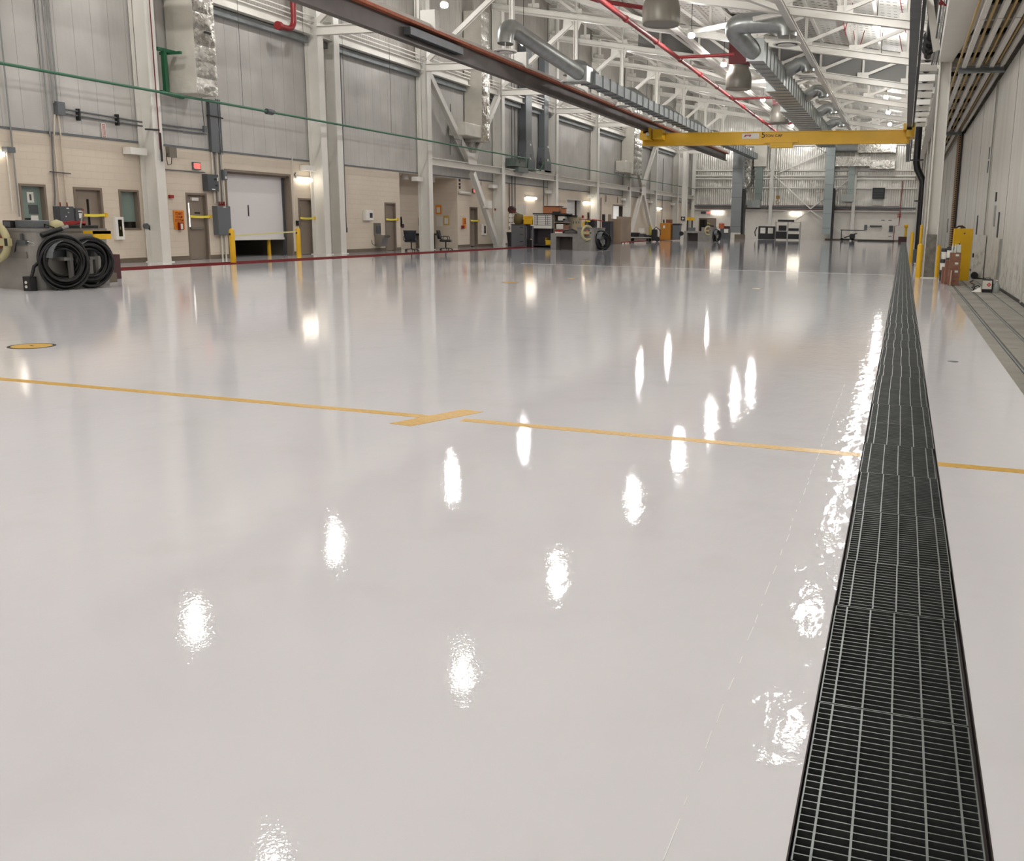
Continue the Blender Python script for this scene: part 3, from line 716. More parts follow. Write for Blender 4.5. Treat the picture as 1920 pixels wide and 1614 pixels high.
# ================================================================== LEFT WALL FIXTURES
def frame(mb, y0, y1, z0, z1, x=XL, wd=.07, d=.02, sill=True):
    mb.box(x-.2, x+d, y0, y0+wd, z0, z1); mb.box(x-.2, x+d, y1-wd, y1, z0, z1); mb.box(x-.2, x+d, y0+wd, y1-wd, z1-wd, z1)
    if sill: mb.box(x-.2, x+d, y0+wd, y1-wd, z0, z0+wd)
def door(n, y0, y1, z1, lite=None, handle='lever', ajar=False, closer=False):
    t = bpy.data.objects.new('door_%d' % n, None); C.objects.link(t); t.location = (XL, (y0+y1)/2, 0); t['kind'] = 'structure'
    f = MB(); frame(f, y0, y1, 0, z1, sill=False); f.build('door_frame', TAUPE2, t)
    MB().box(XL-.14, XL-.09, y0+.07, y1-.07, .01, z1-.07).build('door_leaf', TAUPE, t)
    if lite: MB().box(XL-.09, XL-.082, lite[0], lite[0]+.075, lite[1], lite[2]).build('vision_lite', lite[3], t)
    if handle == 'lever':
        h = MB(); h.box(XL-.09, XL-.06, y1-.2, y1-.14, .98, 1.1); h.bar((XL-.04, y1-.17, 1.04), (XL-.04, y1-.32, 1.04), .02, .025); h.cyl((XL-.09, y1-.17, 1.04), (XL-.03, y1-.17, 1.04), .012); h.build('door_handle', CHROME, t)
    elif handle == 'bar':
        h = MB(); h.box(XL-.09, XL-.02, y0+.18, y1-.22, 1.0, 1.05); h.build('panic_bar', CHROME, t)
        MB().box(XL-.09, XL-.085, y0+.45, y0+.7, 1.5, 1.56).build('notice', BLACKP, t)
        MB().box(XL-.09, XL-.02, y0+.3, y0+.6, 1.93, 2.03).build('door_closer', PAPER, t)
    return t
def strap(y0, y1, z, x, label):
    t = thing('barrier_strap', label, 'strap', (x, y0, z), 0, 'yellow straps across the doors')
    s = MB(); n = 6
    for i in range(n):
        a, b = i/n, (i+1)/n; za = z-.02*math.sin(PI*a); zb = z-.02*math.sin(PI*b)
        s.bar((x, y0+(y1-y0)*a, za), (x, y0+(y1-y0)*b, zb), .012, .075, up=(0, 0, 1))
    s.build('strap_band', YELB, t); MB().box(x-.02, x+.03, y1-.02, y1+.06, z-.06, z+.06).build('strap_end', YEL, t)
door(1, 20.43, 21.41, 2.19, (20.93, 1.03, 1.86, DGLASS)); strap(20.5, 21.42, 1.42, XL+.06, 'yellow strap across the first taupe door, behind the grey console')
door(2, 24.72, 25.67, 2.18, (24.87, 1.08, 1.85, LITE), 'bar'); strap(24.78, 25.7, 1.42, XL+.06, 'yellow strap across the door with the bright window slit')
door(3, 30.6, 31.54, 2.18, (30.75, 1.1, 1.85, DGLASS), None); strap(30.62, 31.5, 1.42, XL+.06, 'yellow strap across the door right of the roll-up door')
door(4, 36.85, 37.8, 2.17, (36.98, 1.05, 1.85, DGLASS), None); strap(36.87, 37.85, 1.42, XL+.06, 'yellow strap across the door beside the drinking fountain')
t5 = bpy.data.objects.new('door_5', None); C.objects.link(t5); t5.location = (XL, 45.9, 0); t5['kind'] = 'structure'
f = MB(); frame(f, 45.44, 46.4, 0, 2.14, sill=False); f.build('door_frame', TAUPE2, t5)
MB().bar((XL-.15, 46.3, 1.06), (XL-.75, 45.85, 1.06), .045, 2.05, up=(0, 0, 1)).build('door_leaf', TAUPE, t5)
strap(45.44, 46.42, 1.42, XL+.06, 'yellow strap across the half-open door by the diagonal brace')
door(9, 64.9, 65.9, 2.14, (65.2, 1.1, 1.85, DGLASS), None)
for n_, (y0, y1, z0, z1) in enumerate([(18.75, 19.55, .98, 2.21), (22.01, 22.77, .98, 2.18)]):
    t = bpy.data.objects.new('window_%d' % (n_+1), None); C.objects.link(t); t.location = (XL, (y0+y1)/2, z0); t['kind'] = 'structure'
    f = MB(); frame(f, y0, y1, z0, z1, wd=.06); f.build('window_frame', TAUPE2, t)
    MB().box(XL-.15, XL-.14, y0+.06, y1-.06, z0+.06, z1-.06).build('window_glass', GLASS, t)
    MB().box(XL-.139, XL-.135, y0+.06, y1-.06, z0+.06, z0+.25).build('window_gap', DGLASS, t)
    if n_ == 0:
        MB().box(XL-.139, XL-.13, 19.08, 19.28, 1.72, 2.0).build('notice', PAPER, t); MB().box(XL-.139, XL-.13, 19.1, 19.38, 1.42, 1.66).build('notice', EGREY2, t); MB().box(XL-.139, XL-.13, 19.14, 19.36, 1.2, 1.38).build('notice', PAPER, t)
        MB().box(XL-.13, XL-.128, 19.15, 19.21, 1.78, 1.94).build('notice_mark', EGREY2, t)
# roll-up door
t = bpy.data.objects.new('door_6', None); C.objects.link(t); t.location = (XL, 28.4, 0); t['kind'] = 'structure'
f = MB(); f.box(XL-.3, XL+.02, 26.6, 26.68, 0, 3.04); f.box(XL-.3, XL+.02, 26.68, 30.12, 2.96, 3.04); f.box(XL-.3, XL+.02, 30.12, 30.2, 0, 3.04); f.build('door_frame', TAUPE2, t)
f = MB(); z = .68
while z < 2.95: f.box(XL-.32, XL-.29, 26.7, 30.1, z, z+.052); f.box(XL-.31, XL-.30, 26.7, 30.1, z+.052, z+.062); z += .062
f.build('roll_curtain', CURT, t)
MB().box(XL-.34, XL-.26, 26.7, 30.1, .60, .68).build('bottom_bar', PAPER, t)
MB().box(XL-.29, XL-.283, 28.05, 28.11, 1.45, 1.85).build('vision_lite', BLACKP, t)
for y in (26.69, 30.02): MB().box(XL-.34, XL-.24, y, y+.08, 0, 2.96).build('guide_rail', EGREY2, t)
MB().box(XL-.2, XL-.1, 26.42+.28, 30.1, 2.9, 2.97).build('hood', TAUPE, t)
one('dock_post', MB().cyl((-22.95, 29.45, 0), (-22.95, 29.45, .62), .07), YEL, 'yellow post in the dark under the half-open roll-up door', 'bollard')
# two more openings further down
t = bpy.data.objects.new('door_7', None); C.objects.link(t); t.location = (XL, 62, 0); t['kind'] = 'structure'
f = MB(); f.box(XL-.3, XL+.02, 60.5, 60.58, 0, 3.02); f.box(XL-.3, XL+.02, 63.42, 63.5, 0, 3.02); f.box(XL-.3, XL+.02, 60.58, 63.42, 2.94, 3.02); f.build('door_frame', PAPER, t)
f = MB(); z = .05
while z < 2.9: f.box(XL-.32, XL-.29, 60.58, 63.0, z, z+.095); z += .1
f.build('roll_curtain', CURT, t)
t = bpy.data.objects.new('door_8', None); C.objects.link(t); t.location = (XL, 73, 0); t['kind'] = 'structure'
f = MB(); f.box(XL-.3, XL+.02, 71.2, 71.28, 0, 2.86); f.box(XL-.3, XL+.02, 74.5, 74.6, 0, 2.86); f.box(XL-.3, XL+.02, 71.28, 74.5, 2.76, 2.86); f.build('door_frame', TAUPE2, t)
MB().box(XL-.32, XL-.29, 71.28, 73.8, 0, 2.76).build('roll_curtain', mat('glowing_curtain', '#eeede8', .5, emit=((1., .97, .92), .35)), t)  # curtain emits faintly so the doorway looks bright white

# bollards at the roll-up door with a strap
for i, (x, y) in enumerate(((-20.15, 24.1), (-21.0, 28.6))):
    t = thing('bollard', ('yellow bollard left of the roll-up door', 'yellow bollard right of the roll-up door')[i], 'bollard', (x, y, 0), 0, 'yellow bollards at the roll-up door')
    MB().lathe((x, y, 0), [(.085, 0), (.085, .98), (.07, 1.03), (.035, 1.06), (.001, 1.07)], 16).build('post', YEL, t)
    MB().box(x-.03, x+.03, y-.1, y-.07, .86, .92).build('strap_clip', BLACKP, t)
one('barrier_strap', MB().bar((-20.15, 24.2, .84), (-21.0, 28.5, .93), .012, .05, up=(0, 0, 1)), mat('strap_pale', '#ddd79a', .5), 'pale yellow strap stretched between the two bollards at the roll-up door', 'strap')

def cab(name, label, cat, y0, y1, z0, z1, d, m_, parts=(), group=None):
    t = thing(name, label, cat, (XL, (y0+y1)/2, z0), 0, group)
    MB().box(XL, XL+d, y0, y1, z0, z1).build('body', m_, t, bevel=.008)
    MB().box(XL+d, XL+d+.012, y0+.02, y1-.02, z0+.02, z1-.02).build('cover', m_, t)
    for nm, a, b, c, e, mm in parts: MB().box(XL+d+.012, XL+d+.02, a, b, c, e).build(nm, mm, t)
    return t
cab('disconnect_switch', 'wide grey switch box behind the console, left of the first door', 'electrical box', 19.72, 20.2, 1.08, 1.64, .22, EGREY2, [('label_plate', 19.95, 20.03, 1.57, 1.6, PAPER), ('indicator', 19.97, 20.03, 1.45, 1.49, CHROME), ('indicator', 19.9, 19.93, 1.35, 1.38, PAPER)])
cab('disconnect_switch', 'narrow grey switch box with white labels, touching the first door', 'electrical box', 20.24, 20.52, 1.05, 1.6, .2, EGREY2, [('label_plate', 20.36, 20.46, 1.32, 1.46, PAPER), ('label_plate', 20.34, 20.46, 1.5, 1.53, PAPER), ('lever', 20.47, 20.53, 1.38, 1.58, SIGNR)])
def ext_cab(label, y0, y1, z0, z1):
    t = thing('extinguisher_cabinet', label, 'cabinet', (XL, (y0+y1)/2, z0), 0, 'white extinguisher cabinets')
    MB().box(XL, XL+.1, y0, y1, z0, z1).build('body', WHITE2, t, bevel=.006)
    MB().box(XL+.1, XL+.105, y0+(y1-y0)*.3, y1-(y1-y0)*.25, z0+.1, z1-.08).build('glass', DGLASS, t)
    MB().box(XL+.1, XL+.11, y0+(y1-y0)*.45, y1-(y1-y0)*.42, z0+.3, z1-.28).build('handle', CHROME, t)
ext_cab('white extinguisher cabinet left of the green-tinted window', 21.72, 22.03, .7, 1.37)
ext_cab('white extinguisher cabinet below the diagonal brace', 46.9, 47.35, .62, 1.22)
# fire alarm wheel things near window 2
t = thing('hose_reel', 'small round reel and plugs with hanging grey cords on the cream wall', 'reel', (XL, 23.1, .8))
MB().lathe((0, 0, 0), [(.001, 0)], 3)
r = MB(); r.tube([(XL+.03, 23.08+.1*math.cos(a*PI/8), 1.42+.1*math.sin(a*PI/8)) for a in range(16)], .008, 6, True); r.build('ring', EGREY2, t)
MB().cyl((XL, 22.93, 1.1), (XL+.08, 22.93, 1.1), .09).build('plug_box', EGREY, t); MB().box(XL, XL+.08, 23.2, 23.32, 1.0, 1.18).build('plug_box', EGREY, t); MB().cyl((XL, 23.07, 1.05), (XL+.06, 23.07, 1.05), .08).build('cover_plate', PAPER, t)
MB().tube([(XL+.04, 23.05, .98), (XL+.04, 23.05, .75), (XL+.05, 23.1, .4), (XL+.05, 23.3, .28), (XL+.05, 23.4, .34)], .01).build('cord', BLACK, t); MB().box(XL, XL+.05, 23.02, 23.09, .5, .64).build('socket', BLACKP, t)
# start foam system sign with extinguisher-like station
t = thing('foam_sign', 'orange sign reading START FOAM SYSTEM with a pull station', 'sign', (XL, 24.35, 1.0))
MB().box(XL+.005, XL+.02, 24.12, 24.58, 1.0, 1.6).build('plate', SIGNO, t)
for i, (s, z) in enumerate((('START', 1.49), ('FOAM', 1.385), ('SYSTEM', 1.28))): text('lettering', s, .12, SIGNR, t, (.025, 0, z-1.0), RWALL, .001, .9)
MB().box(XL+.02, XL+.1, 24.27, 24.45, .98, 1.22).build('pull_station', SIGNR, t); MB().box(XL+.1, XL+.11, 24.31, 24.4, 1.0, 1.18).build('glass', PAPER, t)
t = thing('foam_sign', 'narrow orange sign with red pull station near the half-open door', 'sign', (XL, 44.8, .95))
MB().box(XL+.005, XL+.02, 44.58, 44.98, 1.0, 1.56).build('plate', SIGNO, t)
for i, (s, z) in enumerate((('START', 1.46), ('FOAM', 1.36), ('SYSTEM', 1.26))): text('lettering', s, .11, SIGNR, t, (.025, 0, z-.95), RWALL, .001, .85)
MB().box(XL+.02, XL+.1, 44.4, 44.62, .98, 1.15).build('pull_station', SIGNR, t)
def exit_sign(label, y, z, x=XL, far=False, s=1.):
    t = thing('exit_sign', label, 'exit sign', (x, y, z), 0, 'lit exit signs')
    if far:
        MB().box(x-.42*s, x+.42*s, y-.08, y, z, z+.3*s).build('housing', WHITE2, t); MB().box(x-.37*s, x+.37*s, y-.09, y-.08, z+.04*s, z+.26*s).build('face', PAPER, t)
        text('lettering', 'EXIT', .26*s, EXITM, t, (0, -.095, .15*s), RFRONT)
    else:
        MB().box(x, x+.07, y-.17*s, y+.17*s, z, z+.24*s).build('housing', EGREY, t); MB().box(x+.07, x+.075, y-.14*s, y+.14*s, z+.03, z+.21*s).build('face', mat('exit_face', '#d98a84', .5, emit=((1., .25, .2), .5)), t)
        text('lettering', 'EXIT', .17*s, EXITM, t, (.078, 0, .12*s), RWALL, .001)
exit_sign('red lit exit sign above the first yellow-strapped door right of the column', 25.26, 2.93)
exit_sign('small red exit sign beside the diagonal brace', 45.95, 2.88); exit_sign('red exit sign beyond the bench area near the second bright tube', 66.8, 2.95)
tt = thing('exit_sign', 'grey and red exit sign on the far wall over the dark doorway', 'exit sign', (-20.3, YF, 2.48))
MB().box(-21.1, -20.55, YF-.08, YF, 2.5, 2.75).build('emergency_light', EGREY2, tt); MB().box(-20.45, -19.98, YF-.08, YF, 2.46, 2.78).build('housing', WHITE2, tt); text('lettering', 'EXIT', .22, EXITM, tt, (.08, -.09, .14), RFRONT)
cab('electrical_panel', 'dark grey panel box above the first column door, under the exit sign', 'electrical box', 25.52, 26.07, 2.26, 2.81, .2, EGREY2, [('display', 25.85, 25.96, 2.62, 2.68, BLACKP), ('display', 25.88, 26.0, 2.42, 2.48, BLACKP), ('label_plate', 25.72, 25.86, 2.3, 2.34, PAPER), ('edge_plate', 25.98, 26.03, 2.6, 2.72, PAPER)])
cab('electrical_panel', 'tall grey panel box left of the roll-up door', 'electrical box', 25.9, 26.56, .8, 1.78, .2, EGREY, [('label_plate', 26.2, 26.32, 1.73, 1.76, PAPER)])
cab('electrical_panel', 'small grey control box at the upper left corner of the roll-up door', 'electrical box', 26.4, 26.58, 2.66, 3.0, .14, EGREY, [('label_plate', 26.45, 26.52, 2.7, 2.78, PAPER)])
cab('card_reader', 'small black box beside the door right of the roll-up door', 'card reader', 30.4, 30.52, 1.12, 1.32, .06, BLACKP)
cab('thermostat', 'tiny cream box right of the exit sign, high on the cream wall', 'thermostat', 24.2, 24.45, 3.28, 3.4, .05, CREAM)
cab('first_aid_box', 'white box with small dark window on the wall before the fountain', 'box', 35.08, 35.68, 1.35, 1.8, .14, WHITE2, [('window', 35.38, 35.6, 1.47, 1.68, BLACKP)])
t = thing('drinking_fountain', 'stainless drinking fountain with tall backboard beside a door', 'drinking fountain', (XL, 36.3, .2))
MB().box(XL, XL+.05, 35.9, 36.42, .7, 1.25).build('backboard', STAIN, t); MB().box(XL+.05, XL+.06, 36.06, 36.4, .78, 1.12).build('filler_panel', EGREY2, t)
p = MB(); p.extr([(XL, 35.95, .72), (XL+.5, 35.95, .72), (XL+.5, 35.95, .64), (XL+.4, 35.95, .6), (XL+.3, 35.95, .22), (XL, 35.95, .22)], (0, .5, 0)); p.build('basin', STAIN, t)
MB().tube([(XL+.04, 35.65, .5), (XL+.04, 35.68, .35), (XL+.04, 35.85, .28), (XL+.04, 35.98, .3)], .012).build('drain_tube', BLACK, t)
def tube_light(label, y0, y1, z, x=XL, on=True):
    t = thing('wall_tube_light', label, 'light', (x, y0, z), 0, 'tube lights on the left wall')
    MB().box(x, x+.07, y0, y1, z+.03, z+.1).build('housing', WHITE2, t)
    MB().cyl((x+.1, y0+.03, z), (x+.1, y1-.03, z), .065).build('diffuser', TUBEM if on else PAPER, t)
    if y0 < 40: MB().tube([(x+.04, y0-.04, z+.1), (x+.04, y0-.1, z+.16), (x+.04, y0-.02, z+.24)], .02).build('conduit_hook', EGREY2, t)
tube_light('glowing tube light above the door right of the roll-up door', 30.5, 31.4, 2.88)
tube_light('unlit tube light beside the alcove', 44.1, 45.4, 2.84, on=False)
tube_light('glowing tube light above the parts drawers', 53.1, 54.7, 2.84); tube_light('glowing tube light beyond the narrow roll-up door', 63.9, 65.5, 2.82)
tube_light('small glowing tube light above the orange cabinet', 84.8, 86.4, 2.8)
t = thing('wall_lamp', 'small grey wall lamp at the left edge above the window', 'lamp', (XL, 18.4, 3.0)); MB().box(XL, XL+.18, 18.38, 18.62, 2.98, 3.12).build('housing', EGREY, t); MB().lathe((XL+.09, 18.3, 2.86), [(.001, 0), (.06, .02), (.07, .07), (.05, .12)], 14).build('bulb', LENS if False else TUBEM, t)
tube = lambda name, pts, r, m_, label, cat='conduit', g_='conduits on the left wall': one(name, MB().tube(pts, r, 8), m_, label, cat, g_)
X0 = XL+.06
for i, (y, r, a, b, lb) in enumerate([(18.64, .02, 1.34, 11, 'thin conduit at the left edge running up past the window'), (19.80, .022, 3.5, 11, 'grey conduit rising left of the twin conduits'),
        (20.01, .022, 4.4, 11, 'left one of the twin grey conduits on the panels'), (20.14, .022, 4.4, 11, 'right one of the twin grey conduits on the panels')]):
    tube('wall_conduit', [(X0, y, a), (X0, y, b)], r, mat('conduit_grey', '#8f908d', .45, .3), lb)
tube('wall_conduit', [(X0, 19.86, 3.6), (X0, 19.8, 2.5), (X0, 19.78, 1.95), (X0, 19.74, 1.65)], .02, EGREY, 'wavy grey cable dropping to the wide switch box')
for y, lb in ((19.92, 'left cream conduit above the switch boxes'), (20.14, 'right cream conduit above the switch boxes')):
    t = thing('wall_conduit', lb, 'conduit', (X0, y, 1.6), 0, 'conduits on the left wall'); MB().tube([(X0, y, 1.75), (X0, y, 3.5), (X0, (y+20.1)/2, 4.1)], .022).build('pipe', mat('cream_paint', '#cbbfab', .5), t); MB().tube([(X0, y, 1.64), (X0, y, 1.82)], .018).build('sleeve', SIGNR, t)
one('strut_bar', MB().bar((X0+.03, 19.66, 2.56), (X0+.03, 20.32, 2.54), .03, .03), EGREY2, 'short dark strut clamping the conduits above the console', 'strut')
tube('wall_conduit', [(X0, 18.46, 2.98), (X0, 18.46, 1.5)], .016, CREAM, 'thin cream conduit under the left wall lamp')
t = thing('junction_box', 'grey junction box on the panels under the twin conduits', 'electrical box', (XL, 20.2, 4.1)); MB().box(XL, XL+.16, 20.05, 20.28, 4.1, 4.45).build('body', EGREY, t)
t = thing('wall_conduit', 'pair of conduits running sideways from the junction box to the column', 'conduit', (X0, 20.3, 4.1)); 
for z in (4.1, 4.22): MB().tube([(X0, 20.28, z+.06), (X0, 23.0, z), (X0, 25.8, z+.02)], .025).build('pipe', EGREY, t)
for y in (20.75, 22.1): MB().box(XL, XL+.12, y, y+.05, 4.02, 4.34).build('clamp', BLACKP, t)
def vsign(label, y, z, h):
    t = thing('vertical_sign', label, 'sign', (XL, y, z)); MB().box(XL+.005, XL+.015, y-.075, y+.075, z, z+h).build('plate', PAPER, t)
    MB().box(XL+.015, XL+.018, y-.05, y+.05, z+.03, z+h-.03).build('red_border', REDX, t); MB().box(XL+.018, XL+.02, y-.032, y+.032, z+.05, z+h-.05).build('inner_field', PAPER, t)
    MB().box(XL+.02, XL+.022, y-.012, y+.012, z+.07, z+h-.07).build('lettering_bar', REDX, t)
vsign('narrow vertical white and red sign over the first door, low on the grey panels', 21.66, 3.62, .42); vsign('narrow vertical red sign behind the diagonal brace', 46.9, 3.3, .4)
# conduit bundle from foil duct to the panels
t = thing('cable_tray', 'grey cable tray with conduits dropping from the foil duct', 'cable tray', (X0, 26.0, 3.5)); MB().box(XL+.01, XL+.12, 25.95, 26.3, 3.55, 5.25).build('tray', EGREY, t)
for y in (26.34, 26.42, 26.5): MB().tube([(X0, y, 3.5), (X0, y, 5.3)], .022).build('pipe', EGREY, t)
one('strut_bar', MB().bar((X0+.06, 25.8, 4.72), (X0+.06, 26.55, 4.7), .04, .04), BLACKP, 'black strut across the cable tray below the foil duct', 'strut')
for i, y in enumerate((25.98, 26.1, 26.22, 26.34, 26.46)):
    tube('wall_conduit', [(X0, y, 1.86), (X0, y, 3.55)], .022, EGREY if i % 2 else CREAM, 'conduit above the tall grey panel box, %s from the left' % ORD[i])
for i, y in enumerate((26.2, 26.28, 26.36, 26.44)):
    tube('conduit_sleeve', [(X0, y, 1.79), (X0, y, 1.93)], .026, SIGNR, 'dark red conduit sleeve on the tall panel box, %s from the left' % ORD[i], 'sleeve', 'red sleeves on the tall panel')
for i, y in enumerate((26.2, 26.38)): tube('wall_conduit', [(X0, y, .0), (X0, y, .8)], .03, CREAM, ('left', 'right')[i]+' cream conduit from the tall panel box to the floor')
tube('wall_conduit', [(X0, 23.6, 2.86), (X0, 25.6, 2.86)], .02, EGREY, 'sideways conduit under the exit sign')
t = thing('pull_cord', 'thin cord with a pendant knob hanging from the foil duct', 'cord', (X0, 25.6, 4.3)); MB().tube([(X0+.1, 25.55, 5.25), (X0+.1, 25.6, 4.35)], .012).build('cord', BEAMD, t); MB().box(X0+.06, X0+.14, 25.55, 25.67, 4.15, 4.36).build('knob', EGREY, t)
tube('wall_conduit', [(X0, 30.25, 1.3), (X0, 30.28, 3.72)], .018, CREAM, 'thin conduit right of the roll-up door'); tube('wall_conduit', [(X0, 33.7, 1.0), (X0, 33.7, 9.)], .025, EGREY, 'thin grey conduit full height between column pair and fountain')
one('alarm_strobe', MB().box(XL, XL+.09, 23.97, 24.12, 1.98, 2.08), REDX, 'small red strobe left of the bar-handle door', 'alarm')
one('hook_switch', MB().box(XL, XL+.08, 33.64, 33.76, .85, 1.05), EGREY2, 'small dark pendant box at the end of the full height conduit', 'switch')
tube('wall_conduit', [(X0, 43.2, 4.7), (X0+.05, 43.2, 7.2)], .02, EGREY, 'short grey conduit in the braced bay left of the outlet')
for i, (y, a, b) in enumerate([(50.6, .9, 3.6), (51.0, .9, 9.5), (51.45, .9, 9.5), (56.1, 1.9, 8), (72.3, 3, 3.5), (69.2, 3, 3.5), (68.0, .3, 3.3), (86.9, 1.5, 7.5), (84.6, 3.4, 8.)]):
    tube('wall_conduit', [(X0, y, a), (X0, y, b)], .03, EGREY if i % 2 else BEAMD, 'vertical conduit on the far left wall, %s from the camera beyond the brace' % ORD[i])
one('red_light', MB().box(XL, XL+.12, 48.5, 48.75, 2.0, 2.12), REDX, 'small red alarm unit left of the fourth column', 'alarm')
one('alarm_strobe', MB().box(XL, XL+.12, 63.7, 63.9, 1.72, 1.9), REDX, 'small dark red alarm unit right of the narrow roll-up door', 'alarm')
t = thing('wall_cabinet', 'shallow cabinet with grey glass behind the black coil stand', 'cabinet', (XL, 67.2, 1.2)); MB().box(XL, XL+.12, 66.5, 67.4, 1.15, 2.0).build('body', CREAM, t); MB().box(XL+.12, XL+.13, 66.6, 67.2, 1.2, 1.9).build('glass', EGREY, t)

# ================================================================== ALCOVE
def office_chair(label, x, y, rz, round_=False):
    t = thing('office_chair', label, 'chair', (x, y, 0), rz, 'office chairs by the alcove')
    for k in range(5):
        a = k*2*PI/5+.3
        q = MB(); q.bar((0, 0, .1), (math.cos(a)*.3, math.sin(a)*.3, .075), .04, .03); q.cyl((math.cos(a)*.3, math.sin(a)*.3, .035), (math.cos(a+1.57)*.02+math.cos(a)*.3, math.sin(a+1.57)*.02+math.sin(a)*.3, .035), .035); q.build('leg', BLACKP, t, False)
    MB().cyl((0, 0, .09), (0, 0, .42), .03).build('gas_lift', BLACKP, t, False)
    s = MB(); s.box(-.27, .27, -.26, .27, .40, .51); s.build('seat', BLACK, t, False, bevel=.04)
    b = MB(); n = 7
    rows = []
    for i in range(n):
        u = i/(n-1); hw = (.2+.05*u) if not round_ else .22*math.sqrt(max(.08, 1-(2*u-1)**2*.75)); z = .52+.42*u
        hw *= 1.15
        rows.append([(-hw, -.24-.05*u, z), (-hw*.5, -.29-.05*u, z), (hw*.5, -.29-.05*u, z), (hw, -.24-.05*u, z)])
    vs = [v for r in rows for v in r]; m_ = len(vs); vs += [(a, b_-.09, c) for a, b_, c in vs]
    fs = []
    for i in range(n-1):
        for j in range(3): q0 = i*4+j; fs += [(q0, q0+1, q0+5, q0+4), (m_+q0+4, m_+q0+5, m_+q0+1, m_+q0)]
    for i in range(n-1):
        for j in (0, 3): q0 = i*4+j; fs.append((q0, q0+4, m_+q0+4, m_+q0) if j == 0 else (q0+4, q0, m_+q0, m_+q0+4))
    for j in range(3): fs.append((j+1, j, m_+j, m_+j+1)); q0 = (n-1)*4+j; fs.append((q0, q0+1, m_+q0+1, m_+q0))
    b.add(vs, fs, True); b.build('backrest', BLUEBK if not round_ else BLACK, t, False)
    for sx in (-1, 1): MB().tube([(sx*.22, -.2, .47), (sx*.3, -.18, .5), (sx*.3, -.15, .66), (sx*.3, .1, .66), (sx*.27, .14, .6), (sx*.24, .12, .48)], .02).build('armrest', BLACKP, t, False)
    MB().bar((0, -.05, .43), (0, -.3, .6), .06, .03).build('back_bracket', BLACKP, t, False)
    return t
office_chair('black mesh office chair with flared back in front of the alcove', -21.45, 37.5, .35)
office_chair('black office chair with rounded back right of the wide column', -20.85, 39.7, -1.25, True)
t = thing('desk', 'small black desk against the alcove back wall', 'desk', (-23.6, 42.9, 0))
MB().box(-23.98, -23.45, 42.3, 43.7, .62, .72).build('desk_top', BLACKP, t); MB().box(-23.95, -23.5, 42.45, 43.0, 0, .62).build('drawer_unit', TAUPE, t); MB().box(-23.95, -23.5, 43.5, 43.56, 0, .62).build('leg', BLACKP, t)
t = thing('wall_dispenser', 'grey box mounted over the desk in the alcove', 'box', (-24, 43, 1.1)); MB().box(-24.0, -23.9, 42.73, 43.37, 1.12, 1.52).build('body', STAIN, t)
t = thing('wall_phone', 'black wall phone with cord at the left of the alcove', 'phone', (-24, 40.9, 1.05)); MB().box(-24, -23.92, 40.75, 40.95, 1.05, 1.55).build('body', BLACKP, t); MB().tube([(-23.9, 40.85, 1.5), (-23.87, 40.85, 1.3), (-23.9, 40.85, 1.1)], .03).build('handset', BLACKP, t)
one('alarm_bell', MB().cyl((-24, 41.1, 1.1), (-23.93, 41.1, 1.1), .1), mat('bell_maroon', '#5a3038', .5), 'small round maroon bell on the alcove wall', 'alarm')
for i, (xx, za, zb, c_, lb) in enumerate([(-23.5, 1.72, 2.2, SIGNO, 'small orange notice beside the column in the alcove'), (-23.45, 1.1, 1.6, PAPER, 'white notice sheet beside the column in the alcove'), (-23.05, 1.15, 1.65, mat('notice_yellow', '#c9a860', .6), 'yellow framed notice on the alcove side wall')]):
    t = thing('wall_notice', lb, 'notice', (xx, 44.0, za)); MB().box(xx-.17, xx+.17, 43.995, 44.018, za, zb).build('sheet', c_, t); MB().box(xx-.1, xx+.1, 43.985, 43.996, za+.08, zb-.12).build('inner_field', PAPER, t)
for i, (x, y, lb) in enumerate([(-22.9, 39.6, 'white round can light under the alcove top, left one'), (-23.1, 42.6, 'white round can light under the alcove top, right one')]):
    one('can_light', MB().cyl((x, y, 3.3), (x, y, 3.56), .16, n=20), WHITE2, lb, 'light')
t = thing('pictogram', 'tiny black pictograms stacked at the alcove corner', 'sign', (XL, 44.3, 3.0))
for z in (3.42, 3.22, 3.05): MB().box(XL+.004, XL+.01, 44.2, 44.4, z, z+.13).build('mark', BLACKP, t)

# ================================================================== UTILITY CONSOLES
def coil(name, label, loc, rz, r=.42, wires=7, ring=.075, group='black hose coils on the grey consoles', rat=1.0):
    t = thing(name, label, 'hose', loc, rz, group)
    rnd = random.Random(label)
    for k in range(wires):
        ro = r+rnd.uniform(-ring, ring*.3); dx = rnd.uniform(-ring, ring); dz = -rnd.uniform(0, ring)*1.2; n = 36
        MB().tube([(dx+.015*math.sin(3*a+k), math.cos(a)*ro*.9, dz+math.sin(a)*ro*(1+.06*(math.sin(a) < 0))) for a in [2*PI*i/n for i in range(n)]], .024, 7, True).build('hose_loop', BLACK, t, False)
    return t
def saddle(t, y, z, r=.36, x=.0):
    s = MB(); n = 10
    for i in range(n):
        a, b = PI*i/n, PI*(i+1)/n
        s.bar((x, y+math.cos(a)*r, z+math.sin(a)*r), (x, y+math.cos(b)*r, z+math.sin(b)*r), .16, .015, up=(1, 0, 0)) if False else s.extr([(x-.12, y+math.cos(a)*r, z+math.sin(a)*r), (x+.14, y+math.cos(a)*r, z+math.sin(a)*r), (x+.14, y+math.cos(b)*r, z+math.sin(b)*r), (x-.12, y+math.cos(b)*r, z+math.sin(b)*r)], (0, math.cos((a+b)/2)*.012, math.sin((a+b)/2)*.012))
    s.extr([(x-.12, y+math.cos(PI*i/12)*r, z+math.sin(PI*i/12)*r) for i in range(13)], (.012, 0, 0))
    return s.build('hose_saddle', EGREY, t, False)
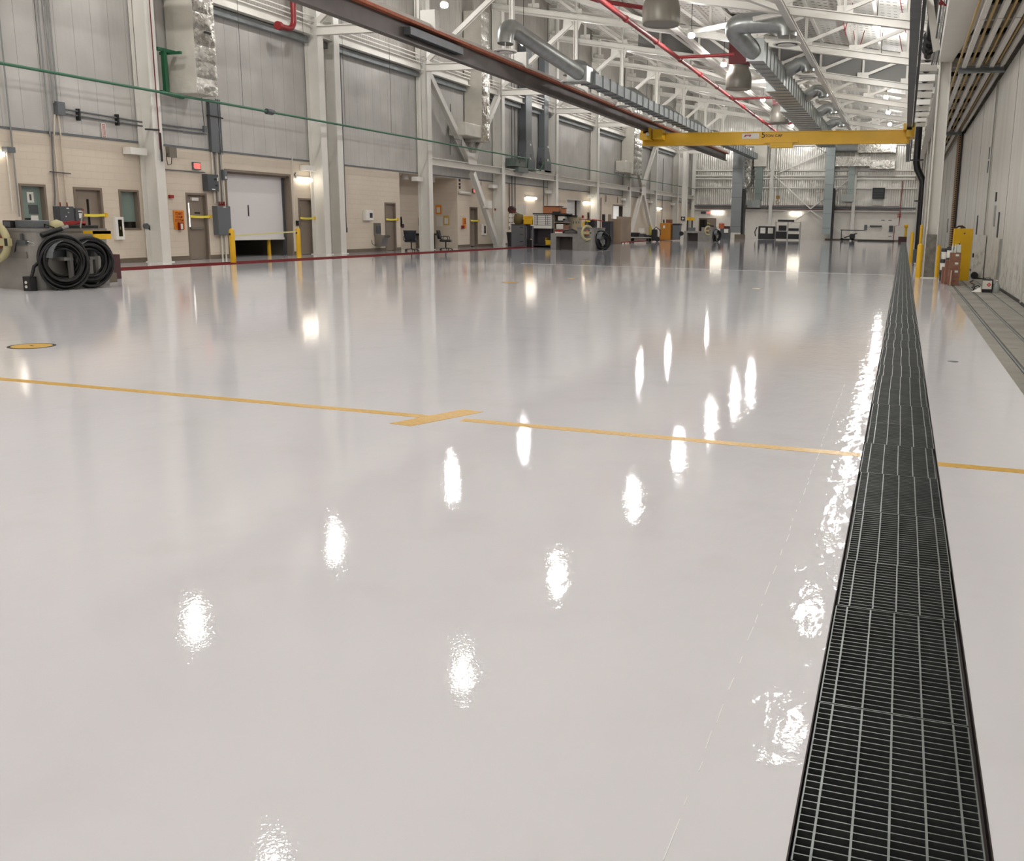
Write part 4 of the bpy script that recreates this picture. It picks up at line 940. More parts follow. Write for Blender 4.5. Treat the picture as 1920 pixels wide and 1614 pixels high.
def console(label, loc, rz=0., near=False):
    # local frame: block front at y=0, its right face at x=+.5
    t = thing('utility_console', label, 'workstation', loc, rz, 'grey utility consoles with hose racks')
    r = .3; pts = [(-.45, 1.6), (-.45, 0)]+[(.5-r+r*math.sin(a), r-r*math.cos(a)) for a in [i*PI/12 for i in range(7)]]+[(.5, 1.6)]
    MB().prism(list(reversed(pts)), .0, 1.1).build('block_body', SLATE, t, False)
    pts2 = [(-.47, 1.62), (-.47, -.02)]+[(.5-r+(r+.02)*math.sin(a), r-(r+.02)*math.cos(a)) for a in [i*PI/12 for i in range(7)]]+[(.52, 1.62)]
    MB().prism(list(reversed(pts2)), 1.1, 1.16).build('block_top', SLATE2, t, False)
    b = MB(); b.box(-1.95, -.45, .1, .95, .68, .84); b.box(-1.95, -1.65, .1, .95, 0, .68); b.box(-.75, -.45, .1, .95, 0, .68); b.box(-1.65, -.75, .8, .85, 0, .68); b.build('desk_body', SLATE, t, False)
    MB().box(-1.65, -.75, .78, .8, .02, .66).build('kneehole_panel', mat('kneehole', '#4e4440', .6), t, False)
    MB().box(-.3, .25, -.02, 0, .60, .72).build('toe_ledge', SLATE2, t, False)
    MB().tube([(-.05, -.01, .7), (.05, -.05, .86), (.08, -.05, .9)], .012).build('lever', BLACKP, t, False)
    k = MB(); k.box(.08, .3, -.06, -.02, .86, .94); k.bar((.2, -.04, .94), (.18, -.03, 1.06), .05, .03); k.build('valve_block', EGREY2, t, False)
    MB().tube([(.3, -.03, .92), (.42, .0, .9), (.46, .02, .86), (.36, -.03, .84), (.3, -.02, .88)], .006).build('wire', CHROME, t, False)
    for y in (.35, .93):
        g = MB(); g.box(.5, .95, y-.03, y+.03, .0, .06) if False else g.bar((.76, y+.12, 0), (.76, y+.12, .75), .07, .07); g.box(.5, .8, y-.04, y+.16, .56, .62); g.build('rack_post', SLATE2, t, False)
        saddle(t, y, .62, .32, .70)
        MB().box(.6, .92, y-.05, y+.3, 0, .012).build('rack_foot', SLATE2, t, False)
    return t
CL = [(-16.03, 13.25), (-15.35, 44.3), (-15.3, 74.3)]
clab = ['grey utility console at the left edge of the floor, nearest one', 'grey utility console with kneehole desk in the middle distance', 'grey utility console with kneehole desk far away under the crane']
for i, (x, y) in enumerate(CL):
    console(clab[i], (x, y, 0))
    nm = ['nearest console', 'middle console', 'far console'][i]
    for j, yy in enumerate((.35, .93)):
        coil('hose_coil', 'thick black hose coil on the %s, %s one' % (nm, ('front', 'rear')[j]), (x+.72, y+(yy if i == 0 else .45+.3*j), .60), -.8 if i else -.58+.12*j, .42 if i == 0 else .42, 24 if i == 0 else 12, .13)
    # cream hose reel at the front of the block
    hx, hy = (x-.34, y-.18) if i == 0 else (x+.12, y-.12)
    t = thing('hose_reel', 'cream cable reel on the front of the %s' % nm, 'reel', (hx, hy, .9), 0 if i == 0 else 1.0, 'cream reels on the consoles')
    q = MB(); q.tube([(.34*math.cos(a), 0, .34*math.sin(a)) for a in [2*PI*k/28 for k in range(28)]], .065, 8, True); q.build('rim', REELC, t, False)
    q = MB(); q.box(-.33, .42, -.05, .03, -.07, .07); q.build('cross_bar', REELC, t, False)
    MB().cyl((0, -.02, 0), (0, .1, 0), .14).build('hub', RUST, t, False)
    MB().box(.34, .4, -.065, -.05, -.07, .07).build('catch', BLACKP, t, False)
    MB().box(-.04, .04, -.03, .1, .36, .56).build('handle_post', EGREY2, t, False)
    MB().bar((-.1, 0, .6), (.16, 0, .58), .08, .06).build('handle', YELB, t, False)
x, y = CL[0]
t = thing('air_nozzle', 'yellow bracket and plug on top of the nearest console rack', 'fitting', (x+.7, y+1.0, 1.1)); q = MB(); q.box(x+.62, x+.9, y+.95, y+1.35, 1.06, 1.12); q.box(x+.86, x+.9, y+.95, y+1.35, .96, 1.12); q.build('bracket', YEL, t); MB().bar((x+.56, y+.95, 1.16), (x+.56, y+1.05, 1.5), .02, .02).build('rod', CHROME, t)
t = thing('plug_connector', 'black cable plug lying over the edge of the nearest console', 'plug', (x+.55, y+.5, 1.1)); MB().cyl((x+.5, y+.12, 1.03), (x+.58, y+.5, 1.16), .045).build('plug_body', BLACK, t); MB().cyl((x+.58, y+.5, 1.16), (x+.61, y+.62, 1.2), .04).build('contact_end', STAIN, t)
t = thing('portable_radio', 'small black box with grey screen at the left on the nearest console', 'box', (x-.3, y+.2, 1.16)); MB().box(x-.42, x-.18, y+.1, y+.3, 1.161, 1.3).build('case', BLACKP, t, bevel=.01); MB().box(x-.38, x-.22, y+.092, y+.1, 1.18, 1.28).build('screen', EGREY, t)
t = thing('tool_case', 'flat grey tool case on the nearest console', 'case', (x+.05, y+.3, 1.16)); MB().box(x-.17, x+.3, y+.15, y+.5, 1.161, 1.31).build('case', EGREY, t, bevel=.015); MB().box(x-.06, x, y+.28, y+.36, 1.31, 1.35).build('latch', BLACKP, t)
t = thing('cap_helmet', 'small cream cap and wire heap on the nearest console', 'heap', (x+.36, y+.5, 1.16)); MB().lathe((x+.36, y+.6, 1.161), [(.13, 0), (.14, .04), (.1, .13), (.001, .17)], 14).build('cap', REELC, t); MB().tube([(x+.28, y+.4, 1.17), (x+.33, y+.36, 1.24), (x+.4, y+.42, 1.2), (x+.42, y+.5, 1.17)], .012).build('wire', BLACK, t)
t = thing('tool_tray', 'black tray heaped with red tools on the nearest console', 'tray', (x+.2, y+1.1, 1.16)); q = MB(); q.box(x-.1, x+.48, y+.75, y+1.45, 1.161, 1.22); q.build('tray', BLACKP, t)
for i in range(5): MB().bar((x+.0+.08*i, y+.85+.1*i, 1.24+.02*(i % 2)), (x+.16+.07*i, y+1.15, 1.28), .07, .05).build('red_tool', REDX, t)
t = thing('foot_switch', 'small black socket box on the floor against the nearest console', 'box', (x+.5, y-.12, 0)); MB().box(x+.3, x+.47, y-.2, y-.04, 0, .27).build('case', BLACKP, t, bevel=.01)
for z in (.05, .13): MB().cyl((x+.385, y-.21, z+.03), (x+.385, y-.2, z+.03), .028).build('outlet', PAPER, t)
MB().tube([(x+.42, y-.1, .27), (x+.44, y-.05, .45), (x+.5, y+.1, .6)], .03).build('cable', BLACK, t)
t = thing('crate', 'dark red and tan crates behind the hose coils of the nearest console', 'crate', (-16.8, 15.6, 0)); MB().box(-17.1, -16.2, 15.2, 15.7, 0, .2).build('lower_crate', mat('crate_tan', '#6c6253', .7), t); MB().box(-17.6, -17.0, 16.1, 16.6, 0, .55).build('upper_crate', mat('crate_maroon', '#4a2b2b', .7), t)
x, y = CL[1]
t = thing('black_case', 'black equipment case on top of the middle console', 'case', (x+.1, y+.3, 1.16)); MB().box(x-.12, x+.4, y+.2, y+.6, 1.161, 1.55).build('case', BLACKP, t, bevel=.02); MB().bar((x-.4, y+.1, 1.57), (x+.2, y+.15, 1.58), .07, .04).build('red_tool', REDX, t); MB().bar((x+.25, y+.15, 1.57), (x+.85, y+.2, 1.5), .07, .05).build('red_tool', REDX, t)
one('yellow_can', MB().lathe((x-.2, y+.3, 1.161), [(.08, 0), (.08, .22), (.03, .27), (.03, .31), (.001, .31)], 12), YEL, 'small yellow and white can left of the black case on the middle console', 'can')
t = thing('tarp_heap', 'dark heap of cloth and hoses on the desk of the middle console', 'heap', (x-1.0, y+.5, .84)); MB().lathe((x-.95, y+.45, .845), [(.42, 0), (.38, .1), (.22, .2), (.001, .24)], 9).build('cloth', mat('heap_grey', '#4a4644', .8), t); MB().tube([(x-1.4, y+.3, .87), (x-1.1, y+.2, 1.0), (x-.8, y+.25, 1.05), (x-.55, y+.3, .9)], .03).build('hose', BLACK, t)
t = thing('red_caddy', 'red and white parts caddy on the left end of the middle console desk', 'box', (x-1.6, y+.4, .84)); MB().box(x-1.75, x-1.35, y+.2, y+.5, .845, .92).build('tray', PAPER, t)
for i in range(4): MB().box(x-1.74+.1*i, x-1.67+.1*i, y+.22, y+.4, .92, 1.0+.04*(i % 2)).build('red_can', REDX, t)
x, y = CL[2]
one('desk_machine', MB().box(x-1.6, x-1.1, y+.2, y+.7, .845, 1.12), EGREY, 'grey device on the left end of the far console desk', 'machine')
t = thing('bar_reel', 'black bent bracket on top of the far console', 'bracket', (x, y+.4, 1.16)); MB().tube([(x-.2, y+.4, 1.16), (x-.2, y+.4, 1.75)], .06).build('post', BLACKP, t); MB().bar((x-.25, y+.4, 1.3), (x+.5, y+.4, 1.25), .12, .12).build('arm', BLACKP, t)

# ================================================================== WORK AREA BEYOND THE BRACE
def cabinet(label, x0, x1, y, d, h, m_, drawers=2):
    t = thing('tool_cabinet', label, 'cabinet', ((x0+x1)/2, y, 0), 0, 'grey cabinets in the work area')
    MB().box(x0, x1, y, y+d, .0, h).build('body', m_, t, bevel=.01); MB().box(x0-.02, x1+.02, y-.02, y+d, h, h+.03).build('cabinet_top', BLACKP, t)
    for k in range(drawers):
        z0 = .05+(h-.08)*k/drawers; q = MB(); q.box(x0+.03, x1-.03, y-.015, y, z0, z0+(h-.08)/drawers-.02); p_ = q.build('drawer', m_, t)
        MB().box(x1-.3, x1-.1, y-.035, y-.015, z0+(h/drawers)*.6, z0+(h/drawers)*.6+.03).build('drawer_handle', BLACKP, p_)
    return t
cabinet('tall grey cabinet beside the foot of the diagonal brace', -20.95, -20.12, 47.7, .8, 1.22, mat('cab_grey', '#66676a', .45), 3)
t = thing('tool_rack', 'open grey tool rack with a black power box, right of the grey cabinet', 'rack', (-19.85, 47.7, 0)); q = MB(); q.box(-20.08, -19.66, 48.3, 48.35, .45, 1.18); q.box(-20.08, -20.04, 47.7, 48.3, 0, 1.18); q.box(-19.7, -19.64, 47.7, 48.3, 0, 1.18); q.build('rack_frame', mat('rack_lav', '#77757c', .5), t)
MB().box(-20.02, -19.72, 47.75, 48.2, .0, .42).build('power_box', BLACKP, t)
for (xx, zz, hh) in ((-19.95, .95, .18), (-19.82, .75, .3), (-19.74, .8, .25), (-19.9, .55, .1)): MB().box(xx-.02, xx+.02, 48.26, 48.3, zz, zz+hh).build('tool', BLACKP, t)
t = thing('canvas_bag', 'olive canvas bag on the tall grey cabinet', 'bag', (-20.65, 48.1, 1.25)); MB().lathe((-20.65, 48.1, 1.255), [(.2, 0), (.3, .1), (.3, .38), (.24, .5), (.2, .55), (.001, .55)], 12).build('bag_body', OLIVE, t); MB().tube([(-20.85, 48.0, 1.78), (-20.7, 47.95, 1.86), (-20.5, 48.0, 1.78)], .02).build('strap', BLACKP, t)
def bin_(label, x0, x1, y0, y1, z0, z1):
    t = thing('storage_bin', label, 'bin', ((x0+x1)/2, (y0+y1)/2, z0), 0, 'yellow storage bins')
    w_ = .02; q = MB(); q.box(x0, x1, y0, y0+w_, z0, z0+(z1-z0)*.6); q.box(x0, x1, y1-w_, y1, z0, z1); q.box(x0, x0+w_, y0, y1, z0, z1); q.box(x1-w_, x1, y0, y1, z0, z1); q.box(x0, x1, y0, y1, z0, z0+w_); q.build('tub', YEL, t)
    MB().box(x0-.02, x1+.02, y0-.02, y0+.01, z0+(z1-z0)*.6, z0+(z1-z0)*.66).build('rim', YELB, t); return t
bin_('yellow open-front bin on the tool rack between cabinet and drawers', -20.25, -19.68, 47.75, 48.4, 1.25, 1.72)
bin_('yellow bin on the floor under the white parts drawers', -18.98, -18.57, 47.9, 48.5, .14, .55)
t = thing('parts_drawers', 'white parts cabinet with rows of small drawers and dark grid', 'drawers', (-19.1, 47.7, 0))
q = MB(); q.box(-19.68, -18.58, 47.8, 48.4, 1.05, 1.8); q.build('case', PAPER, t); 
for i in range(5):
    for (a, b) in ((-19.58, -19.5), (-19.48, -19.42), (-19.38, -18.94), (-18.9, -18.83), (-18.8, -18.73), (-18.7, -18.63)):
        MB().box(a, b, 47.785, 47.8, 1.25+i*.105, 1.25+i*.105+.08).build('small_drawer', WHITE2, t)
MB().box(-19.6, -18.62, 47.795, 47.8, 1.22, 1.78).build('grid_back', BLACKP, t)
q = MB(); q.box(-19.68, -19.63, 47.8, 48.4, 0, 1.05); q.box(-18.63, -18.58, 47.8, 48.4, 0, 1.05); q.box(-19.68, -18.58, 48.35, 48.4, 0, 1.05); q.box(-19.68, -18.58, 47.8, 48.4, .1, .14); q.build('stand', mat('stand_dark', '#3d383d', .5), t)
one('shelf_board', MB().box(-19.72, -17.6, 47.85, 48.5, 1.8, 1.88), BLACKP, 'long black shelf board over the white parts drawers', 'shelf')
t = thing('cardboard_box', 'orange brown cardboard box on the black shelf board', 'box', (-18.7, 48.1, 1.88)); MB().box(-19.15, -18.2, 47.95, 48.5, 1.881, 2.24).build('carton', CARDO, t); MB().box(-19.05, -18.15, 47.9, 48.55, 2.24, 2.28).build('lid', BLACKP, t)
t = thing('shelf_clutter', 'dark parts and small brown box at the right end of the black shelf', 'heap', (-18.2, 48, 1.88)); MB().box(-18.55, -18.1, 47.86, 47.94, 1.881, 1.98).build('dark_part', BLACKP, t); MB().box(-18.02, -17.85, 47.95, 48.2, 1.881, 2.14).build('small_carton', CARDO, t); MB().box(-18.05, -17.82, 47.93, 48.22, 2.14, 2.18).build('lid', BLACKP, t)
t = thing('sink_shelf', 'shelf stand cluttered with white boxes, hoods and brown jars', 'shelf', (-18.1, 48, 0)); q = MB(); q.box(-18.5, -17.65, 48.45, 48.5, .0, 1.8); q.box(-18.5, -18.46, 47.9, 48.5, 0, 1.8); q.box(-18.5, -17.65, 47.9, 48.5, 1.0, 1.04); q.box(-18.5, -17.65, 47.9, 48.5, 1.38, 1.42); q.build('shelf_frame', mat('shelf_tan', '#8f8374', .6), t)
for (a, b, z0, z1, mm) in ((-18.35, -17.95, 1.04, 1.3, PAPER), (-17.92, -17.7, 1.04, 1.25, CARD), (-18.4, -18.0, 1.42, 1.5, BLACKP), (-18.25, -17.85, 1.5, 1.72, PAPER), (-17.95, -17.7, 1.42, 1.6, EGREY)): MB().box(a, b, 47.95, 48.3, z0, z1).build('item', mm, t)
t = thing('peg_cabinet', 'tan pegboard panel with hooks behind the middle console', 'panel', (-17.45, 48.5, 0)); MB().box(-17.8, -17.1, 48.55, 48.6, .0, 1.72).build('board', PEG, t)
for i in range(4): MB().box(-17.72+i*.16, -17.7+i*.16, 48.5, 48.55, 1.35, 1.46).build('hook', BLACKP, t)
MB().box(-17.95, -17.35, 48.4, 48.62, 1.72, 1.8).build('top_bar', BLACKP, t)
t = thing('wall_reels', 'dark red hose reel and white panel on the column above the grey cabinet', 'reel', (-21.0, 48.7, 1.8)); MB().cyl((-21.1, 48.0, 2.05), (-21.1, 48.3, 2.05), .2).build('reel', mat('reel_dark', '#3b1d20', .5), t); MB().box(-20.95, -20.4, 48.5, 48.55, 1.75, 2.3).build('panel', PAPER, t); MB().bar((-21.1, 48.0, 2.0), (-20.75, 48.0, 1.9), .05, .05).build('crank', SIGNR, t)
t = thing('card_rack', 'three white box files stacked on the front of the fourth column', 'rack', (-21.1, 47.9, 1.1))
for i in range(3): MB().box(-21.16, -20.98, 47.85, 47.95, 1.12+i*.25, 1.32+i*.25).build('file_box', PAPER, t)
one('waste_bin', MB().lathe((-21.3, 48.45, 0), [(.17, 0), (.26, .8), (.001, .8)], 14), BLACKP, 'black waste bin behind the foot of the diagonal brace', 'bin')
# transformers / grey ducts
t = thing('transformer', 'grey-green transformer box on the white beam, upper one', 'transformer', (-22, 50.6, 4.5)); MB().box(XL+.1, -21.6, 50.0, 51.3, 4.55, 5.0).build('case', XGREEN, t); MB().box(-21.6, -21.59, 50.35, 50.45, 4.75, 4.85).build('latch', BLACKP, t)
t = thing('transformer', 'grey-green transformer box on the white beam, lower one', 'transformer', (-22, 50.9, 4.35)); MB().box(XL+.1, -21.6, 50.3, 51.7, 4.25, 4.53).build('case', mat('xf2', '#6f7672', .45), t)
def flare(label, y0, y1, x1, zs, m_=EGREY):
    t = thing('exhaust_duct', label, 'duct', (-22., (y0+y1)/2, zs[0]), 0, 'grey flared ducts beyond the transformer')
    q = MB(); q.box(XL+.05, x1, y0, y1, zs[2], 12); q.build('duct_body', m_, t)
    q = MB(); w_ = (y1-y0)*.3; q.extr([(x1+.1, y0-w_, zs[0]+.3), (x1+.1, y1+w_, zs[0]+.3), (x1+.1, y1+w_, zs[1]), (x1+.02, y1, zs[2]), (x1+.02, y0, zs[2]), (x1+.1, y0-w_, zs[1])], (-.5, 0, 0)); q.box(x1-.4, x1+.1, y0-w_, y1+w_, zs[0], zs[0]+.3); q.build('hood', m_, t)
    for z in (zs[1]+.1, zs[1]+.9): MB().box(x1+.1, x1+.11, (y0+y1)/2-.1, (y0+y1)/2+.1, z, z+.12).build('label_plate', PAPER, t)
flare('grey flared duct with two white plates right of the transformers', 52.1, 53.0, -21.9, (4.45, 5.0, 6.2)); flare('narrower grey flared duct further right along the beam', 55.2, 55.9, -21.95, (4.5, 5.1, 6.0))
t = thing('gas_valve', 'dark valve cluster between the two flared grey ducts', 'valve', (-21.9, 54.2, 4.6)); q = MB(); q.tube([(-21.8, 54.2, 4.5), (-21.8, 54.2, 5.3)], .05); q.cyl((-21.9, 54.2, 5.0), (-21.65, 54.2, 5.0), .16); q.build('valve_body', EGREY2, t)
t = thing('wall_panel_box', 'pale horizontal box on the white beam under the flared ducts', 'box', (-22, 54.5, 4.4)); MB().box(XL+.05, -21.85, 53.6, 56.8, 4.36, 4.6).build('case', CREAM, t)
# boards and cabinets further down
t = thing('black_locker', 'tall navy black locker right of the hose coil of the middle console', 'locker', (-18.8, 58.2, 0)); MB().box(-18.98, -18.4, 58, 58.7, 0, 1.5).build('body', mat('locker_navy', '#20222b', .45), t); MB().box(-18.98, -18.82, 58, 58.2, 1.5, 1.95).build('upright', BLACKP, t); MB().box(-18.6, -18.42, 58.1, 58.3, 1.5, 1.95).build('upright', TAUPE, t)
MB().bar((-18.4, 57.95, .6), (-18.2, 57.9, .25), .06, .06).build('handle', BLACKP, t)
t = thing('screen_board', 'large tan partition board standing right of the navy locker', 'board', (-18.6, 62, 0)); q = MB(); q.extr([(-18.75, 60.5, .1), (-19.2, 65.4, .1), (-19.2, 65.4, 1.85), (-18.75, 60.5, 1.85)], (.05, 0, 0)); q.build('board', TAN, t)
MB().box(-18.9, -18.6, 60.6, 61.0, 0, .1).build('foot', BLACKP, t)
one('tan_panel', MB().box(-19.05, -18.15, 59.6, 59.66, .0, 1.68), TAN, 'flat tan board facing the camera below the bright white doorway', 'board')
t = thing('flat_cart', 'low cart loaded with dark equipment at the far cross bracing', 'cart', (-20, 70, 0)); MB().box(-20.7, -18.9, 69.8, 70.8, .28, .34).build('deck', mat('cart_white', '#a9a9a6', .5), t)
for xx in (-20.5, -19.1):
    for yy in (69.95, 70.65): MB().cyl((xx, yy-.03, .12), (xx, yy+.03, .12), .12).build('wheel', BLACKP, t)
for (a, b, z, mm) in ((-20.65, -19.9, .68, BLACKP), (-19.85, -19.4, .6, EGREY2), (-19.35, -18.95, .5, BLACKP)): MB().box(a, b, 69.9, 70.7, .3, z).build('equipment', mm, t, bevel=.06)
MB().box(-19.85, -19.45, 70.0, 70.4, .68, 1.05).build('white_pack', PAPER, t)
one('yellow_drum', MB().lathe((-19.15, 70.9, 0), [(.14, 0), (.14, 1.05), (.08, 1.15), (.05, 1.3), (.001, 1.32)], 12), mat('gas_yellow', '#a89a3e', .5), 'yellowish gas bottle standing behind the low cart', 'gas bottle')
t = thing('welding_cart', 'dark welding cart with hoses left of the orange cabinet', 'cart', (-18.65, 70.5, 0)); MB().box(-18.9, -18.5, 70.3, 70.8, .1, .95).build('body', BLACKP, t, bevel=.08); MB().tube([(-18.7, 70.3, .95), (-18.5, 70.2, 1.15), (-18.2, 70.25, .9), (-18.15, 70.3, .5)], .035).build('hose', BLACK, t); MB().cyl((-18.4, 70.25, .2), (-18.4, 70.35, .2), .2).build('wheel', BLACKP, t); MB().bar((-18.3, 70.4, .2), (-18.15, 70.5, 1.15), .04, .04).build('push_bar', CHROME, t)
one('red_marker', MB().lathe((-20.6, 68.7, 0), [(.12, 0), (.05, .05), (.03, .45), (.001, .46)], 10), REDX, 'small red marker cone left of the low cart', 'cone')
one('wall_post', MB().cyl((-20.4, 68.9, 0), (-20.4, 68.9, .95), .05), YEL, 'thin yellow post beside the small red marker', 'bollard')
t = thing('storage_cabinet', 'orange storage cabinet with white note', 'cabinet', (-19.1, 76, 0)); MB().box(-19.7, -18.75, 76, 76.8, .03, 1.45).build('body', ORANGE, t, bevel=.015); q = MB(); q.box(-19.66, -19.24, 75.985, 76, .08, 1.4); q.build('door', ORANGE, t); q = MB(); q.box(-19.22, -18.79, 75.985, 76, .08, 1.4); q.build('door', ORANGE, t); MB().box(-19.42, -19.24, 75.975, 75.985, 1.02, 1.25).build('note', PAPER, t)
one('brown_crate', MB().box(-19.2, -18.75, 76.1, 76.6, 1.46, 1.75), mat('crate_brown', '#7b4a33', .6), 'brown crate on top of the orange cabinet', 'crate')
one('small_bottle', MB().lathe((-19.45, 76.3, 1.46), [(.07, 0), (.07, .2), (.03, .3), (.001, .31)], 10), BLACKP, 'small dark bottle on top of the orange cabinet', 'bottle')
t = thing('generator', 'grey machine cabinet with black top right of the orange cabinet', 'machine', (-18.35, 76.3, 0)); MB().box(-18.6, -18.05, 76.1, 76.9, .1, 1.3).build('body', EGREY, t); MB().box(-18.62, -18.0, 76.05, 76.95, 1.3, 1.42).build('lid', BLACKP, t); MB().cyl((-17.9, 76.3, .6), (-17.9, 76.5, .6), .18).build('reel', BLACKP, t); MB().box(-17.95, -17.75, 76.2, 76.5, .02, .35).build('white_can', PAPER, t)
column(-20.95, -20.45, 89.25, 8.3, 'thick white column standing off the wall near the far left corner', 'columns along the left wall')
t = thing('aid_sign', 'small black sign with white cross on the white far column', 'sign', (-20.7, 88.9, 1.75)); MB().box(-20.97, -20.57, 89.04, 89.075, 1.72, 2.1).build('plate', BLACKP, t); MB().box(-20.80, -20.74, 89.025, 89.04, 1.78, 2.04).build('cross_bar', PAPER, t); MB().box(-20.89, -20.65, 89.025, 89.04, 1.88, 1.94).build('cross_bar', PAPER, t)
t = thing('fork_mast', 'black fork mast with yellow top near the far corner', 'lift', (-20.2, 90, 0)); q = MB(); q.box(-20.6, -20.48, 89.9, 90.1, .3, 1.9); q.box(-20.1, -19.98, 89.9, 90.1, .3, 1.9); q.build('mast', BLACKP, t); MB().box(-20.7, -19.8, 89.8, 90.1, 1.75, 2.05).build('crosshead', YEL, t); MB().box(-20.6, -19.8, 89.6, 90.3, 0.05, .4).build('base', BLACKP, t)

# ================================================================== FAR WALL
def fduct(label, x0, x1, z0, z1, y0, y1, m_, step=1.45):
    t = thing('tall_duct', label, 'duct', ((x0+x1)/2, y0, z0), 0, 'ducts on the far wall'); MB().box(x0, x1, y0, y1, z0, z1).build('duct_body', m_, t)
    z = z0+.6
    while z < z1: MB().box(x0-.02, x1+.02, y0-.02, y1, z, z+.03).build('seam', EGREY, t); z += step
    return t
fduct('tall pale grey duct down the far wall at the crossing braces', -8.0, -7.15, .6, 9.3, 97.3, 98.2, mat('duct_pale', '#98a2a2', .4, .3))
one('duct_shadow_box', MB().box(-7.14, -6.95, 97.4, 98.3, .0, 5.2), BLACKP, 'dark box standing in for the shadow beside the tall pale duct', 'housing')  # black strip drawn for the shadow along the pale duct
fduct('tall grey duct on the far wall left of the white column', -17.0, -15.95, .6, 10.5, 94.4, 95.4, mat('duct_mid', '#8b9091', .4, .3))
one('duct_shadow_box', MB().box(-15.94, -15.75, 94.6, 95.9, .0, 5.0), BLACKP, 'dark box standing in for the shadow beside the left tall duct', 'housing')  # shadow of the left duct built as a black box
t = thing('foil_duct', 'crinkled foil duct tapering down beside the left tall duct', 'duct', (-15.8, 97, 4.6)); q = MB(); q.extr([(-16.4, 96.6, 8.8), (-15.5, 96.6, 8.8), (-15.5, 96.6, 5.8), (-16.3, 96.6, 4.6)], (0, 2.05, 0)); q.build('jacket', M_FOIL, t)
t = thing('foil_duct', 'foil covered duct box high on the far wall left of the white column', 'duct', (-14.8, 98, 7.2)); MB().box(-15.4, -14.1, 97.6, 98.4, 7.4, 9.6).build('jacket', CREAM, t, bevel=.04)
fduct('narrow grey-green duct below the high duct box on the far wall', -15.2, -14.5, 4.0, 7.4, 97.9, 98.7, mat('duct_green', '#8a9590', .4, .3)); one('duct_end_box', MB().box(-15.9, -14.6, 97.8, 98.8, 3.2, 4.0), mat('duct_pale2', '#9a9f9c', .4, .3), 'pale grey box at the lower end of the narrow green duct', 'duct')
t = thing('foil_duct', 'long horizontal foil duct high on the far wall at the right', 'duct', (-4, 98, 7.3)); MB().box(-7.1, -3.7, 97.5, 98.4, 7.4, 8.35).build('jacket', M_FOIL, t); MB().box(-3.7, -1.3, 97.7, 98.7, 7.15, 8.0).build('jacket_end', M_FOIL, t)
t = thing('foil_duct', 'upper foil duct on the far wall right of the round joint', 'duct', (-3, 98, 8.6)); MB().box(-5.0, -1.3, 97.8, 98.8, 8.75, 9.6).build('jacket', M_FOIL, t); MB().cyl((-7.4, 97.9, 9.2), (-5.0, 97.9, 9.2), .4, n=20).build('round_duct', GALV, t)
fduct('narrow grey duct below the foil duct at the right of the far wall', -5.75, -5.15, 4.5, 7.4, 97.9, 98.6, mat('duct_green', '#8a9590', .4, .3)); one('duct_end_box', MB().box(-6.3, -5.15, 97.8, 98.7, 3.9, 4.6), mat('duct_pale2', '#9a9f9c', .4, .3), 'pale box at the lower end of the right narrow duct', 'duct')
def fcol(x, label): 
    t = thing('steel_column', label, 'column', (x, 98.5, 0), 0, 'columns at the far wall'); MB().hbeam((x, 98.6, 0), (x, 98.6, 14), .34, .3, .03, .03, up=(0, 1, 0)).build('shaft', WHITE, t)
fcol(-13.55, 'white column on the far wall between the two tall ducts'); fcol(-5.1, 'white column on the far wall right of the pale duct'); fcol(-21.9, 'white corner column at the far left corner')
t = thing('wall_brace', 'white cross bracing on the far wall behind the hoist hook', 'brace', (-10, 98.4, 0), 0, 'braces on the far wall')
for a, b in (((-12.95, 6.77), (-5.4, 10.0)), ((-13.4, 12.0), (-5.4, 7.1)), ((-13.4, 6.6), (-9.4, 3.15)), ((-5.4, 6.4), (-9.4, 3.15)), ((-9.4, 3.0), (-13.3, .2)), ((-9.4, 3.0), (-5.3, .2))): MB().bar((a[0], 98.45, a[1]), (b[0], 98.45, b[1]), .12, .16, up=(0, 1, 0)).build('member', WHITE, t)
for i, (z, nm) in enumerate([(9.55, 'top'), (7.05, 'second'), (6.5, 'third'), (6.2, 'fourth'), (5.28, 'fifth'), (3.32, 'sixth'), (2.97, 'lowest')]):
    one('wall_girt', MB().box(-22.0, 2.2, 98.62, 98.95, z-.07, z+.07), WHITE if i not in (5,) else EGREY, 'horizontal white rail across the far wall, %s' % nm, 'girt', 'horizontal rails on the far wall')
for i, z in enumerate((3.45, 3.2, 3.08)): one('fire_pipe', MB().tube([(-21.5, 98.5, z), (-.6, 98.5, z+.02)], .03), mat('pipe_maroon', '#6e3a3a', .5) if i != 1 else EGREY, 'thin pipe along the far wall over the cream block, %s of three from above' % ORD[i], 'pipe', 'thin pipes on the far wall')
one('fire_pipe', MB().tube([(-.45, 98.4, 6.0), (-.5, 98.4, 1.6), (-.9, 98.4, 1.5), (-.95, 98.4, .0)], .04), REDP, 'thin red riser pipe at the right end of the far wall', 'pipe')
t = thing('louver', 'dark square louver on the far wall at the right', 'louver', (-2.7, 98.5, 4.25)); MB().box(-3.3, -2.1, 98.35, 98.95, 4.25, 5.3).build('frame', BLACKP, t)
for i in range(8): MB().box(-3.2, -2.2, 98.3, 98.35, 4.35+i*.11, 4.4+i*.11).build('blade', EGREY2, t)
MB().box(-3.2, -2.3, 98.9, 98.95, 3.6, 4.25).build('lower_panel', WHITE, t)
def ftube(label, x0, x1, z):
    t = thing('wall_tube_light', label, 'light', ((x0+x1)/2, 98.9, z), 0, 'tube lights on the far wall'); MB().box(x0, x1, 98.93, 99, z, z+.12).build('housing', WHITE2, t); MB().cyl((x0+.02, 98.86, z+.05), (x1-.02, 98.86, z+.05), .08).build('diffuser', TUBEM, t)
